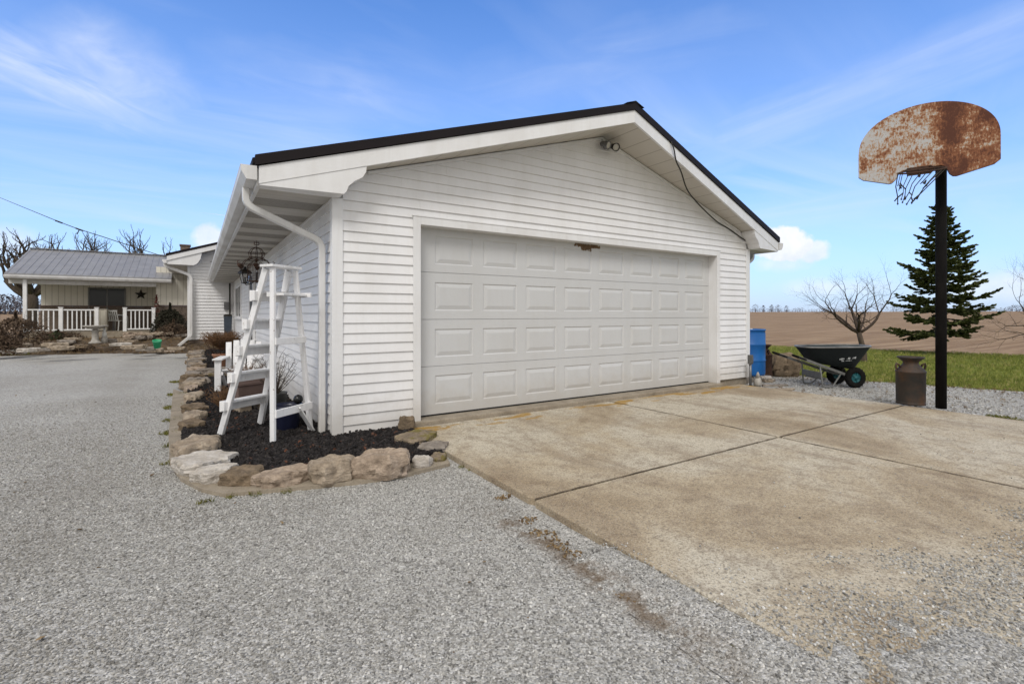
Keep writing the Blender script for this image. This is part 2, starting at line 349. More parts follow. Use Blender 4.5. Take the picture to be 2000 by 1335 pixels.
# ---------------------------------------------------------------- geometry-node scatter
def scatter(obj, dens, s0, s1, mat, kind='rock', seed=0, flat=.6, sink=0.0, tilt=.6):
    ng=bpy.data.node_groups.new('scatter_'+obj.name,'GeometryNodeTree')
    ng.interface.new_socket('Geometry',in_out='INPUT',socket_type='NodeSocketGeometry')
    ng.interface.new_socket('Geometry',in_out='OUTPUT',socket_type='NodeSocketGeometry')
    N=ng.nodes; L=ng.links
    gi=N.new('NodeGroupInput'); go=N.new('NodeGroupOutput')
    dp=N.new('GeometryNodeDistributePointsOnFaces'); L.new(gi.outputs[0],dp.inputs['Mesh']); dp.inputs['Seed'].default_value=seed
    na=N.new('GeometryNodeInputNamedAttribute'); na.data_type='FLOAT'; na.inputs['Name'].default_value='dens'
    mm=N.new('ShaderNodeMath'); mm.operation='MULTIPLY'; L.new(na.outputs['Attribute'],mm.inputs[0]); mm.inputs[1].default_value=dens
    L.new(mm.outputs[0],dp.inputs['Density'])
    gg=N.new('GeometryNodeGeometryToInstance')
    for k in range(4):
        if kind=='rock':
            ic=N.new('GeometryNodeMeshIcoSphere'); ic.inputs['Radius'].default_value=.5; ic.inputs['Subdivisions'].default_value=2
            src=ic.outputs['Mesh']
            sp=N.new('GeometryNodeSetPosition'); L.new(src,sp.inputs[0])
            nz=N.new('ShaderNodeTexNoise'); nz.noise_dimensions='4D'; nz.inputs['W'].default_value=k*3.7+seed; nz.inputs['Scale'].default_value=2.4
            nz.inputs['Detail'].default_value=1.0
            vs=N.new('ShaderNodeVectorMath'); vs.operation='SUBTRACT'; L.new(nz.outputs['Color'],vs.inputs[0]); vs.inputs[1].default_value=(.5,.5,.5)
            vm=N.new('ShaderNodeVectorMath'); vm.operation='SCALE'; L.new(vs.outputs[0],vm.inputs[0]); vm.inputs['Scale'].default_value=1.35
            L.new(vm.outputs[0],sp.inputs['Offset'])
            tr=N.new('GeometryNodeTransform'); L.new(sp.outputs[0],tr.inputs[0]); tr.inputs['Scale'].default_value=(1,.78,flat)
            src=tr.outputs[0]
        else:
            jn=N.new('GeometryNodeJoinGeometry'); rr=random.Random(seed*10+k)
            for b in range(6):
                co=N.new('GeometryNodeMeshCone'); co.inputs['Vertices'].default_value=3; co.inputs['Radius Top'].default_value=0.0
                co.inputs['Radius Bottom'].default_value=.07; co.inputs['Depth'].default_value=rr.uniform(.7,1.15)
                try: co.fill_type='NONE'
                except Exception: pass
                tr=N.new('GeometryNodeTransform'); L.new(co.outputs['Mesh'],tr.inputs[0])
                tr.inputs['Translation'].default_value=(rr.uniform(-.45,.45),rr.uniform(-.45,.45),0)
                tr.inputs['Rotation'].default_value=(rr.uniform(-.6,.6),rr.uniform(-.6,.6),rr.uniform(0,3))
                L.new(tr.outputs[0],jn.inputs[0])
            src=jn.outputs[0]
        sm=N.new('GeometryNodeSetMaterial'); L.new(src,sm.inputs[0]); sm.inputs['Material'].default_value=mat
        L.new(sm.outputs[0],gg.inputs[0])
    ip=N.new('GeometryNodeInstanceOnPoints'); L.new(dp.outputs['Points'],ip.inputs['Points']); L.new(gg.outputs[0],ip.inputs['Instance'])
    ip.inputs['Pick Instance'].default_value=True
    ri=N.new('FunctionNodeRandomValue'); ri.data_type='INT'
    ri.inputs['Min'].default_value if False else None
    for s_ in ri.inputs:
        if s_.type=='INT' and s_.name=='Min': s_.default_value=0
        if s_.type=='INT' and s_.name=='Max': s_.default_value=3
        if s_.name=='Seed': s_.default_value=seed+5
    L.new([o for o in ri.outputs if o.type=='INT'][0],ip.inputs['Instance Index'])
    rv=N.new('FunctionNodeRandomValue'); rv.data_type='FLOAT_VECTOR'
    vi=[i for i in rv.inputs if i.type=='VECTOR']
    vi[0].default_value=(-tilt,-tilt,0); vi[1].default_value=(tilt,tilt,6.283)
    L.new([o for o in rv.outputs if o.type=='VECTOR'][0],ip.inputs['Rotation'])
    rs=N.new('FunctionNodeRandomValue'); rs.data_type='FLOAT'
    fi=[i for i in rs.inputs if i.type=='VALUE']
    fi[0].default_value=0; fi[1].default_value=1
    pw=N.new('ShaderNodeMath'); pw.operation='POWER'; L.new([o for o in rs.outputs if o.type=='VALUE'][0],pw.inputs[0]); pw.inputs[1].default_value=1.8
    ma=N.new('ShaderNodeMath'); ma.operation='MULTIPLY_ADD'; L.new(pw.outputs[0],ma.inputs[0]); ma.inputs[1].default_value=s1-s0; ma.inputs[2].default_value=s0
    L.new(ma.outputs[0],ip.inputs['Scale'])
    sa=N.new('GeometryNodeStoreNamedAttribute'); sa.data_type='FLOAT'; sa.domain='INSTANCE'; sa.inputs['Name'].default_value='rnd'
    L.new(ip.outputs[0],sa.inputs[0])
    r2=N.new('FunctionNodeRandomValue'); r2.data_type='FLOAT'
    for i in r2.inputs:
        if i.name=='Seed': i.default_value=seed+99
    L.new([o for o in r2.outputs if o.type=='VALUE'][0],[i for i in sa.inputs if i.name=='Value' and i.enabled][0] if [i for i in sa.inputs if i.name=='Value' and i.enabled] else sa.inputs['Value'])
    L.new(sa.outputs[0],go.inputs[0])
    md=obj.modifiers.new('Scatter','NODES'); md.node_group=ng
    return obj
def set_dens(o,fn):
    me=o.data; a=me.attributes.new('dens','FLOAT','POINT')
    for i,v in enumerate(me.vertices):
        p=o.matrix_world@v.co if o.location.length<1e-6 else v.co+o.location
        a.data[i].value=max(0.0,fn(p))
def inside(p,poly):
    x,y=p[0],p[1]; c=False; j=len(poly)-1
    for i in range(len(poly)):
        xi,yi=poly[i][0],poly[i][1]; xj,yj=poly[j][0],poly[j][1]
        if (yi>y)!=(yj>y) and x<(xj-xi)*(y-yi)/(yj-yi)+xi: c=not c
        j=i
    return c
def grid(x0,x1,y0,y1,st,zf,keep=None):
    mb=MB(); nx=max(1,round((x1-x0)/st)); ny=max(1,round((y1-y0)/st)); ids={}
    def vid(i,j):
        if (i,j) not in ids:
            x=x0+(x1-x0)*i/nx; y=y0+(y1-y0)*j/ny; ids[(i,j)]=mb.vert((x,y,zf(x,y)))
        return ids[(i,j)]
    for i in range(nx):
        for j in range(ny):
            x=x0+(x1-x0)*(i+.5)/nx; y=y0+(y1-y0)*(j+.5)/ny
            if keep is None or keep(x,y): mb.face((vid(i,j),vid(i+1,j),vid(i+1,j+1),vid(i,j+1)),True)
    return mb
nz=lambda x,y,s=1,z=0: noise.noise(Vector((x*s,y*s,z)))
def fract(x,y,s,z=0): return noise.fractal(Vector((x*s,y*s,z)),1.0,2.0,4)
sst=lambda a,b,x: (lambda t: t*t*(3-2*t))(min(1,max(0,(x-a)/(b-a))))
# ---------------------------------------------------------------- terrain
mb=MB(); rings=[0.5,8,20,35,60,100,160,240,340,460,600,900,1500,3000]
def fz(r): return -.10+ 3.3*sst(50,520,r)
ids=[]
for r in rings:
    ids.append([mb.vert((r*math.cos(2*math.pi*k/96),r*math.sin(2*math.pi*k/96),fz(r))) for k in range(96)])
for a in range(len(rings)-1):
    for k in range(96): mb.face((ids[a][k],ids[a][(k+1)%96],ids[a+1][(k+1)%96],ids[a+1][k]),True)
mb.face(ids[0][::-1])
tag(mb.build('field',M['field']),kind='structure')
# lawn sheet (edge toward the ploughed field wanders a little)
ed=Vector((2.56,-7.46)).normalized(); e0=Vector((19.4,11.6))
edge=[e0+ed*s for s in [k*.7 for k in range(-40,60)]]
mb=MB(); pts=[(p.x+fract(p.x,p.y,.8)*.35,p.y,-.03) for p in edge]
poly=[(-45,pts[0][1],-.03)]+pts+[(-45,pts[-1][1],-.03)]
mb.poly(poly); tag(mb.build('lawn',M['lawn']),kind='structure')
# gravel driveway
def ragged(P,amp=.10,st=.18):
    out=[]
    for a,b in zip(P,P[1:]+P[:1]):
        a=Vector(a[:2]);b=Vector(b[:2]);n=max(1,int((b-a).length/st)); nn=Vector((-(b-a).y,(b-a).x)).normalized()
        for k in range(n):
            p=a+(b-a)*k/n; q=p+nn*fract(p.x,p.y,1.7,3)*amp*2; out.append((q.x,q.y))
    return out
GP=[(-30,-9),(13.2,-9),(12.2,-3),(11.35,2.15),(10.75,4.1),(10.25,5.6),(9.9,8),(9.8,22),(1.0,22),(1.0,19.0),(-.45,19.1),(-2.56,20.5),(-5.0,20.95),(-9,21.6),(-30,24)]
GPr=ragged(GP,.13)
mb=MB(); mb.poly([(x,y,0) for x,y in GPr]); tag(mb.build('gravel_driveway',M['gravel']),kind='structure')
# gravel spilling over the near end of the slab
def spill_edge(x): 
    return 1.16-.25*(x-1.88) + .20*fract(x,0,1.3,7)+ .16*nz(x,2.2,1.1)
def spill_z(x,y):
    t=spill_edge(x)-y
    z=.030+.034*sst(-.10,.75,t)+.013*fract(x,y,7.5,1)+.012*fract(x,y,1.9,2)
    g=math.exp(-(((x-2.72)/.34)**2+((y-.30)/.17)**2)); z-=.022*g
    if x<1.95: z=min(z,.002+.075*sst(1.55,1.95,x))
    return max(z,.004)
mb=grid(1.55,7.6,-2.6,1.9,.035,spill_z)
tag(mb.build('gravel',M['gravel']),kind='structure')
# concrete slab in four pours, joint edges chipped and wandering
def jx(y): return 4.888+.012*nz(y,0,.9,3)
def jy(x): return 2.640+.012*nz(x,0,.9,8)
def chip(u,k): return .008+.007*abs(nz(u,k,7,1))+.010*max(0,nz(u,k,2.3,5)-.15)
mb=MB()
def pour(x0,x1,y0,y1,k):
    P=[]; st=.045
    def run(a,b): 
        n=max(1,int(abs(b-a)/st)); return [a+(b-a)*i/n for i in range(n)]
    for x in run(.0,1.0): pass
    xa=lambda y: (1.877+.006*nz(y,1,6)) if k in(0,2) else jx(y)+chip(y,k)
    xb=lambda y: 8.0+.006*nz(y,2,6) if k in(1,3) else jx(y)-chip(y,k)
    ya=lambda x: -3.2 if k in(0,1) else jy(x)+chip(x,k+4)
    yb=lambda x: 5.015 if k in(2,3) else jy(x)-chip(x,k+4)
    for x in run(x0,x1): P.append((x,ya(x)))
    for y in run(y0,y1): P.append((xb(y),y))
    for x in run(x1,x0): P.append((x,yb(x)))
    for y in run(y1,y0): P.append((xa(y),y))
    lo=[Vector((x,y,-.06)) for x,y in P]; m=[Vector((x,y,.044)) for x,y in P]
    c=Vector(((x0+x1)/2,(y0+y1)/2,0)); tp=[Vector((x-(.005 if x>c.x else -.005)*1.0,y-(.005 if y>c.y else -.005),.05)) for x,y in P]
    mb.loft([lo,m,tp])
pour(1.90,4.86,-3.2,2.62,0); pour(4.91,7.98,-3.2,2.62,1); pour(1.90,4.86,2.66,5.0,2); pour(4.91,7.98,2.66,5.0,3)
tag(mb.build('concrete_apron',M['concrete']),kind='structure')
mb=MB()
def seam(f,u0,u1,horiz):
    u=u0; prev=None
    while u<u1:
        w=(.0042 if horiz else .0065)+.005*abs(nz(u,4,5,2))+.006*max(0,nz(u,9,1.7,6)); c=f(u)+.007*nz(u,1,9,3)
        a_=(u,c-w,.0535) if horiz else (c-w,u,.0535); b_=(u,c+w,.0535) if horiz else (c+w,u,.0535)
        if prev: mb.poly([prev[0],a_,b_,prev[1]])
        prev=(a_,b_); u+=.03
    for s_ in (1,): pass
seam(jx,-3.1,2.62,False); seam(jx,2.66,5.0,False); seam(jy,1.885,4.86,True); seam(jy,4.91,7.99,True)
tag(mb.build('joint_soil',simple('joint_dirt',(.12,.09,.06),(.045,.035,.025),9,.95,.5,.006)),kind='structure')
# concrete sill under the garage door
# mulch bed
BP=[(1.16,5.3),(1.16,21),(.95,21),(-.02,19.0),(-.10,8),(-.12,5.6),(0.02,4.75),(.22,4.28),(.62,4.08),(1.1,3.86),(1.45,3.86),(1.80,3.98),(1.84,4.6),(1.98,5.16),(1.4,5.3)]
def bz(x,y): return .055+.018*fract(x,y,2.2,5)
mb=grid(-.3,2.1,3.7,21,.09,bz,lambda x,y: inside((x,y),BP))
tag(mb.build('mulch_bed',M['mulch']),kind='structure')
mb=grid(-.3,2.1,3.7,21,.09,lambda x,y: bz(x,y)+.003,lambda x,y: inside((x,y),BP) and x<1.99)
o=mb.build('mulch_chips',M['mulch']); set_dens(o,lambda p: 1.0 if p.y<7.5 else .35)
scatter(o,2300,.020,.052,M['mulch_bit'],'rock',3,.55,tilt=1.2); tag(o,'black mulch chips filling the bed round the garage corner','mulch',kind='stuff')
# curb strip beneath the border stones
CP=[G(*p,.02) for p in ((338,760),(330,850),(332,905),(352,935),(392,955),(440,965),(520,958),(610,950),(700,941),(790,928),(880,905))]
IP=[Vector((-.02,8.8,0)),Vector((0.0,5.9,0)),Vector((.08,5.0,0)),Vector((.22,4.55,0)),Vector((.42,4.35,0)),Vector((.6,4.25,0)),Vector((.8,4.2,0)),Vector((1.0,4.1,0)),Vector((1.25,4.0,0)),Vector((1.5,3.95,0)),Vector((1.86,3.98,0))]
mb=MB(); top=[];
R1=[(p.x+.012*nz(p.x,p.y,9),p.y,0.0) for p in CP]; R2=[(p[0],p[1],.028) for p in R1]; R3=[(p.x,p.y,.03) for p in IP]
for A,B in ((R1,R2),(R2,R3)):
    for k in range(len(A)-1): mb.poly([A[k],A[k+1],B[k+1],B[k]])
tag(mb.build('curb',M['curb']),kind='structure')
# raised planting bed in front of the house
def yf(x): 
    if x>-.45: return 19.1
    if x>-2.56: return 19.1+(-.45-x)*.66
    return 20.5+(-2.56-x)*.185
def gz(x,y): return .0+.33*sst(0,3.2,y-yf(x))+.03*fract(x,y,1.4,9)*sst(0,.5,y-yf(x))+.004
mb=grid(-9,1.1,18.9,27,.16,gz,lambda x,y: y>yf(x)+.1*fract(x,y,1.5,2) and not (x>-.27 and y>21.1))
tag(mb.build('garden_bed',M['bedsoil']),kind='structure')
o=grid(-8,1.0,19.0,24.9,.3,lambda x,y:gz(x,y)+.01,lambda x,y: y>yf(x)-.1 and not (x>-.3 and y>20.8)).build('leaf_litter',M['bedsoil']); set_dens(o,lambda p:1)
scatter(o,60,.04,.12,M['straw_bit'],'grass',31,tilt=1.3); tag(o,'brown dead leaves and stems lying over the bed before the porch','leaf litter',kind='stuff')
# gravel stones lying near the camera
SLAB=[(1.877,1.0),(8.0,1.0),(8.0,5.0),(1.877,5.0)]
def cam_vis(x,y,m=.25):
    d=FX*x+FY*y; l=RX*x+RY*y
    return d>1.2 and abs(l)<1.1*d+m
def onGravel(x,y):
    if inside((x,y),GP)==False: return False
    if inside((x,y),BP): return False
    if x>1.86 and x<8.02 and y>-3 and y<5.1: return False
    if y>5.1 and x>1.1 and x<8.45: return False
    return True
mb=grid(-6,6,-.8,9.5,.2,lambda x,y:.002,lambda x,y: onGravel(x,y) and cam_vis(x,y) and (x<1.9 or y<0))
o=mb.build('gravel_stones',M['gravel'])
def gd(p):
    d=FX*p.x+FY*p.y
    return (1.0 if d<3.2 else max(.10,1.0-(d-3.2)*.34))*(.75+.35*nz(p.x,p.y,1.5))
set_dens(o,gd); scatter(o,7600,.0045,.0145,M['pebble'],'rock',11,.62,tilt=.9)
tag(o,'loose grey gravel stones covering the driveway close to the viewer','gravel',kind='stuff')
mb=grid(1.56,7.4,-1.4,1.95,.05,lambda x,y: (max(spill_z(x,y),.052) if x>1.9 else spill_z(x,y))+.001,lambda x,y: cam_vis(x,y))
o=mb.build('spilled_gravel',M['gravel'])
set_dens(o,lambda p: 1.0 if p.x<1.875 else (0.012 if p.y<spill_edge(p.x)+.25 else .003)+sst(-.22,.32,spill_edge(p.x)-p.y+.35*fract(p.x,p.y,3.2,3)))
scatter(o,7200,.0045,.0145,M['pebble'],'rock',12,.62,tilt=.9)
tag(o,'grey gravel stones strewn over the near end of the concrete apron','gravel',kind='stuff')
mb=grid(8.0,12,-3,9,.25,lambda x,y:.002,lambda x,y: inside((x,y),GP) and x>8.02)
o=mb.build('gravel_stones',M['gravel']); set_dens(o,lambda p:1.0)
scatter(o,500,.012,.030,M['pebble'],'rock',13,.6,tilt=.9); tag(o,'grey gravel stones in the strip between apron and lawn','gravel',kind='stuff')
# sticks and leaf flecks on that strip
o=grid(8.1,11.3,-2,6.5,.3,lambda x,y:.012,lambda x,y: inside((x,y),GP)).build('twig_litter',M['bedsoil']); set_dens(o,lambda p: .3+1.6*max(0,nz(p.x,p.y,1.1,4))+ (6.0 if not inside((p.x+.32,p.y+.1),GP) else 0))
scatter(o,26,.02,.075,M['straw_bit'],'grass',33,tilt=1.5); tag(o,'dry twigs and leaf bits lying on the gravel beside the lawn','leaf litter',kind='stuff')
o=grid(-6,6,-.8,12,.3,lambda x,y:.012,lambda x,y: onGravel(x,y) and cam_vis(x,y) and (x<1.8 or y<0)).build('leaf_litter',M['bedsoil']); set_dens(o,lambda p: max(0,.15+nz(p.x,p.y,.7,4)))
scatter(o,9,.008,.026,M['straw_bit'],'rock',35,.25,tilt=.5); tag(o,'scattered brown leaf crumbs on the open gravel driveway','leaf litter',kind='stuff')
# lawn blades
def lawn_keep(x,y):
    q=Vector((x,y))-e0; s=q.dot(Vector((-ed.y,ed.x))); 
    return (not inside((x,y),GPr)) and s<0.0 if Vector((-ed.y,ed.x)).x>0 else (not inside((x,y),GPr)) and s>0
mb=grid(9.6,23.5,-4,24,.25,lambda x,y:-.02,lambda x,y: lawn_keep(x,y) and cam_vis(x,y,.8))
o=mb.build('grass',M['lawn']); set_dens(o,lambda p: 1.0 if p.x<14 else .4)
scatter(o,300,.04,.10,M['grass_bit'],'grass',21,tilt=.35); tag(o,'short green lawn grass between gravel and ploughed field','grass',kind='stuff')
mb=grid(-9,-3.6,21.0,23.5,.2,lambda x,y: gz(x,y)+.01,lambda x,y: y>yf(x) and y<yf(x)+1.2 and x<-4.2)
o=mb.build('grass',M['lawn']); set_dens(o,lambda p:1.0)
scatter(o,300,.05,.11,M['grass_bit'],'grass',22,tilt=.4); tag(o,'strip of green grass at the far left edge of the gravel','grass',kind='stuff')
# moss and weeds in small patches
mb=MB()
def patch(x,y,r,z=.004):
    n=10; mb.poly([(x+r*math.cos(2*math.pi*k/n)*(1+.3*nz(k,x,3)),y+r*math.sin(2*math.pi*k/n)*(1+.3*nz(k,y,3)),z) for k in range(n)])
for px,py,r in ((344,870,.10),(340,845,.13),(345,820,.14),(348,795,.17),(352,770,.18),(356,745,.2),(343,1068-170,.06),(398,982,.045),(455,970,.05),(500,966,.05),(330,905,.06),(680,944,.045),(560,962,.04),(820,918,.05),(845,914,.05),(870,908,.05),(905,912,.045),(925,918,.04),(800,926,.035),(1205,1092-8,.03),(1440,1275,.02)):
    p=G(px,py); patch(p.x,p.y,r)
for px,py,r in ((1950,815,.10),(1975,820,.12),(1935,813,.06)): p=G(px,py); patch(p.x,p.y,r)
o=mb.build('moss',M['moss_bit']); set_dens(o,lambda p:1)
scatter(o,2300,.014,.042,M['moss_bit'],'grass',41,tilt=.9); tag(o,'small yellow green moss and weed patches at the gravel edges','moss',kind='stuff')
mb=MB()
for px,py,r in ((985,970,.05),(975,974,.045),(1030,1018,.05),(1045,1040,.05),(1070,1045,.06),(1090,1065,.07),(1120,1085,.06),(1150,1100,.05),(1190,1130,.05),(1240,1170,.05),(1210,1160,.04),(1040,1015,.03)):
    p=G(px,py); patch(p.x,p.y,r,.006)
o=mb.build('dirt_clumps',M['bedsoil']); set_dens(o,lambda p:1)
scatter(o,3500,.006,.020,M['straw_bit'],'rock',42,.5,tilt=.9); tag(o,'brown dirt and leaf crumbs lying in the gravel along the apron edge','dirt',kind='stuff')
# ---------------------------------------------------------------- siding
def siding(mb,P,z0,z1,iv,exp=.1045,breaks=(),proud=.015):
    z=z0
    while z<z1-1e-4:
        zt=z+exp; zs=sorted(set([z]+[b for b in breaks if z<b<min(zt,z1)]+[min(zt,z1)]))
        for a,b in zip(zs,zs[1:]):
            oa=proud*(1-(a-z)/exp)+.001; ob=proud*(1-(b-z)/exp)+.001
            ia=iv(a+1e-5); ib=iv(b-1e-5)
            for (a0,a1),(b0,b1) in zip(ia,ib):
                if a1-a0<1e-4 and b1-b0<1e-4: continue
                lo=max(a0,b0); hi=min(a1,b1); q=lo+(hi-lo)*(.5+.45*math.sin(z*91.7))
                if hi-lo>2.2:     # board-end lap: the right-hand board sits a hair proud
                    e=.0024
                    mb.poly([P(a0,a,oa),P(q,a,oa),P(q,b,ob),P(b0,b,ob)]); mb.poly([P(q,a,oa+e),P(a1,a,oa+e),P(b1,b,ob+e),P(q,b,ob+e)])
                    mb.poly([P(q,a,oa),P(q,a,oa+e),P(q,b,ob+e),P(q,b,ob)])
                    if a==z: mb.poly([P(a0,a,0.0),P(a1,a,0.0),P(a1,a,oa+e),P(a0,a,oa+e)])
                    continue
                mb.poly([P(a0,a,oa),P(a1,a,oa),P(b1,b,ob),P(b0,b,ob)])
                if a==z: mb.poly([P(a0,a,0.0),P(a1,a,0.0),P(a1,a,oa),P(a0,a,oa)])
        z=zt
def kgutter(mb,x,y0,y1,z,sgn):     # K profile: back at x, lip towards sgn
    pr=[(0,0),(0,.125),(.006*1,.125),(.010,.012),(.075,.012),(.118,.075),(.118,.118),(.128,.125),(.132,.125),(.128,.112),(.126,.072),(.085,0)]
    mb.loft([[Vector((x+sgn*a,y,z+b)) for a,b in pr] for y in (y0,y1)])
    for y,dy in ((y0,-.002),(y1,.002)):      # end caps
        cp=[(0,0),(0,.125),(.13,.125),(.125,.07),(.085,0)]
        mb.prism([Vector((x+sgn*a,y,z+b)) for a,b in cp],(0,dy,0))
def downspout(mb,pts,w=.075,h=.055):
    pts=[Vector(p) for p in pts]; rings=[]; m=len(pts)
    for k,p in enumerate(pts):
        t=(pts[min(k+1,m-1)]-pts[max(k-1,0)]).normalized(); b=Vector((0,1,0)) ; 
        n=t.cross(b).normalized(); b=n.cross(t).normalized()
        R=[]
        for ca,sa in ((-1,-.75),(-.8,-1),(.8,-1),(1,-.75),(1,.75),(.8,1),(-.8,1),(-1,.75)):
            R.append(p+b*ca*w/2+n*sa*h/2)
        rings.append(R)
    mb.loft(rings,smooth=False)
def smoothpath(P,r=.08,n=5):
    P=[Vector(p) for p in P]; out=[P[0]]
    for a,b,c in zip(P,P[1:],P[2:]):
        q=b+(a-b).normalized()*min(r,(a-b).length*.45); s=b+(c-b).normalized()*min(r,(c-b).length*.45)
        for k in range(n+1):
            t=k/n; out.append(q*(1-t)**2+b*2*t*(1-t)+s*t*t)
    out.append(P[-1]); return out
# ---------------------------------------------------------------- garage
XL,XR,YW,XC=1.16,8.41,5.10,4.785
gar=thing('garage','white vinyl sided garage with a wide panelled door and dark roof','garage',(XC,YW,0))
def topz(x): return 2.46+.305*(min(x,2*4.8-x)-.47)
OX0,OX1,OZ=2.08,7.45,2.27; TW=.085
def xl_at(z): 
    return max(XL+.08,.47+(z-2.46)/.305)
def iv(z):
    if z<OZ+TW:
        r=[]
        r.append((XL+.085,OX0-TW)); r.append((OX1+TW,XR-.085)); return r
    a=max(XL+.085,.47+(z-2.46)/.305) if z>2.4 else XL+.085
    b=9.6-a if z>2.67 else XR-.085
    return [(a,max(a,b))]
mb=MB(); siding(mb,lambda x,z,o:(x,YW-o,z),.04,OZ+TW,lambda z:[(XL+.085,OX0-TW)])
siding(mb,lambda x,z,o:(x,YW-o,z),.1445,OZ+TW,lambda z:[(OX1+TW,XR-.085)])
k0=.04+.1045*math.floor((OZ+TW-.04)/.1045)
zz=k0
# course crossing the header, then the gable
def ivh(z):
    a=XL+.085; b=XR-.085
    za=2.46+.305*(a-.47)
    if z>za: a=.47+(z-2.46)/.305; b=9.6-a
    return [(a,max(a,b))]
def sid_clip(lo): 
    z=k0
    siding(mb,lambda x,z,o:(x,YW-o,z),k0,3.79,lambda z: ivh(z) if z>lo else [(0,0)],breaks=(lo,))
sid_clip(OZ+TW)
mb.build('front_siding',M['vinyl'],gar)
mb=MB()
siding(mb,lambda y,z,o:(XL-o,y,z),.04,2.47,lambda z:[(YW+.085,21.0)])
mb.build('side_siding',M['vinyl'],gar)
mb=MB(); siding(mb,lambda y,z,o:(XR+o,y,z),.1445,2.47,lambda z:[(YW+.085,21.0)])
mb.build('side_siding',M['vinyl'],gar)
mb=MB()   # structure behind the cladding and the foundation
mb.box((XL+.002,YW+.002,.03),(OX0-.0215,YW+.18,2.45)); mb.box((OX1+.0215,YW+.002,.14),(XR-.002,YW+.18,2.45))
mb.prism([(XL+.002,YW+.004,2.46),(XR-.002,YW+.004,2.46),(XR-.002,YW+.004,2.65),(4.8,YW+.004,3.76),(XL+.002,YW+.004,2.65)],(0,.1,0))
mb.box((OX0-.021,YW+.0025,OZ+.001),(OX1+.021,YW+.14,2.455))
mb.box((XL+.002,YW+.19,.03),(XL+.12,21,2.455)); mb.box((XR-.12,YW+.19,.14),(XR-.002,21,2.455))
mb.build('wall_sheathing',M['trim'],gar)
mb=MB(); mb.box((XL+.02,YW+.02,-.1),(OX0-.01,YW+.17,.028)); mb.box((OX1+.02,YW+.02,-.1),(XR-.02,YW+.17,.139)); mb.box((XL+.02,YW+.2,-.1),(XL+.11,21,.028)); mb.box((XR-.11,YW+.2,-.1),(XR-.02,21,.139))
mb.build('foundation',M['curb'],gar)
mb=MB()
for x0,s,zb in ((XL,1,.035),(XR,-1,.14)):
    a,b=sorted((x0-s*.022,x0+s*.084)); mb.box((a,YW-.024,zb),(b,YW-.001,2.452 if s>0 else 2.452))
    a,b=sorted((x0-s*.022,x0-s*.001)); mb.box((a,YW+.0,zb),(b,YW+.084,2.452))
    mb.build('corner_post',M['trim'],gar,bevel=.004); mb=MB()
# door surround
mb=MB()
mb.box((OX0-TW,YW-.030,.035),(OX0,YW-.001,OZ+TW)); mb.box((OX1,YW-.030,.10),(OX1+TW,YW-.001,OZ+TW)); mb.box((OX0+.0005,YW-.0305,OZ),(OX1-.0005,YW-.001,OZ+TW-.0005))
mb.box((OX0-TW-.012,YW-.036,OZ+TW+.0005),(OX1+TW+.012,YW-.001,OZ+TW+.018))
mb.box((OX0-.02,YW,.09),(OX0,YW+.17,OZ)); mb.box((OX1,YW,.10),(OX1+.02,YW+.17,OZ)); 
mb.build('door_frame',M['trim'],gar,bevel=.003)
# stamped sectional door
DY=5.25; door=None
mb=MB(); zs=[.118,.675,1.218,1.763,2.31]
mb.box((OX0+.001,DY,.118),(OX1-.001,DY+.04,2.31))
def frame_panel(mb,x0,x1,z0,z1,y):
    R=[]; 
    for ins,dy in ((0,0),(.012,.0095),(.060,-.0015)):
        R.append([Vector((x0+ins,y+dy,z0+ins)),Vector((x1-ins,y+dy,z0+ins)),Vector((x1-ins,y+dy,z1-ins)),Vector((x0+ins,y+dy,z1-ins))])
    mb.loft(R,True,False,True)
XS=[2.32+.641*k for k in range(8)]; PW=.50; fy=DY-.016
rows=[(.235,.565),(.78,1.105),(1.32,1.65),(1.86,2.19)]
for k in range(4):
    za=zs[k]+.0025; zb=zs[k+1]-.0025; r0,r1=rows[k]
    xs=[OX0+.001]+[c for x in XS for c in (x,x+PW)]+[OX1-.001]
    for a,b in zip(xs,xs[1:]):
        isp=any(abs(a-x)<1e-6 for x in XS)
        if isp:
            mb.poly([(a,fy,za),(b,fy,za),(b,fy,r0),(a,fy,r0)]); mb.poly([(a,fy,r1),(b,fy,r1),(b,fy,zb),(a,fy,zb)])
            frame_panel(mb,a,b,r0,r1,fy)
        else: mb.poly([(a,fy,za),(b,fy,za),(b,fy,zb),(a,fy,zb)])
    mb.poly([(xs[0],fy,za),(xs[-1],fy,za),(xs[-1],DY,za),(xs[0],DY,za)]); mb.poly([(xs[0],fy,zb),(xs[-1],fy,zb),(xs[-1],DY,zb),(xs[0],DY,zb)])
gd_=mb.build('garage_door',M['door'],gar)
mb=MB(); mb.box((OX0+.002,DY-.012,.100),(OX1-.002,DY+.03,.117)); mb.build('weather_seal',M['dark_void'],gd_)
mb=MB(); mb.box((1.98,5.02,-.02),(7.58,5.40,.10)); mb.build('sill',M['curb'],gar,bevel=.012)
# mud stain by the door head
mb=MB(); rr=random.Random(4)
for k in range(260):
    u=rr.uniform(-.25,.25)*rr.uniform(.5,1); x=4.66+u; z=2.268-.035*rr.random()-(.06*rr.random()**1.5 if abs(u+.02)<.09 else 0); s=rr.uniform(.008,.018)
    mb.lathe([(0.001,-s*.4),(s*.9,-s*.3),(s,0),(s*.6,s*.35),(.001,s*.45)],(x,fy-.001,z),7,True,Matrix.Rotation(math.radians(90),3,'X'))
mb.build('mud_stain',simple('dry_mud',(.20,.13,.075),(.10,.065,.04),30,.95),gd_)
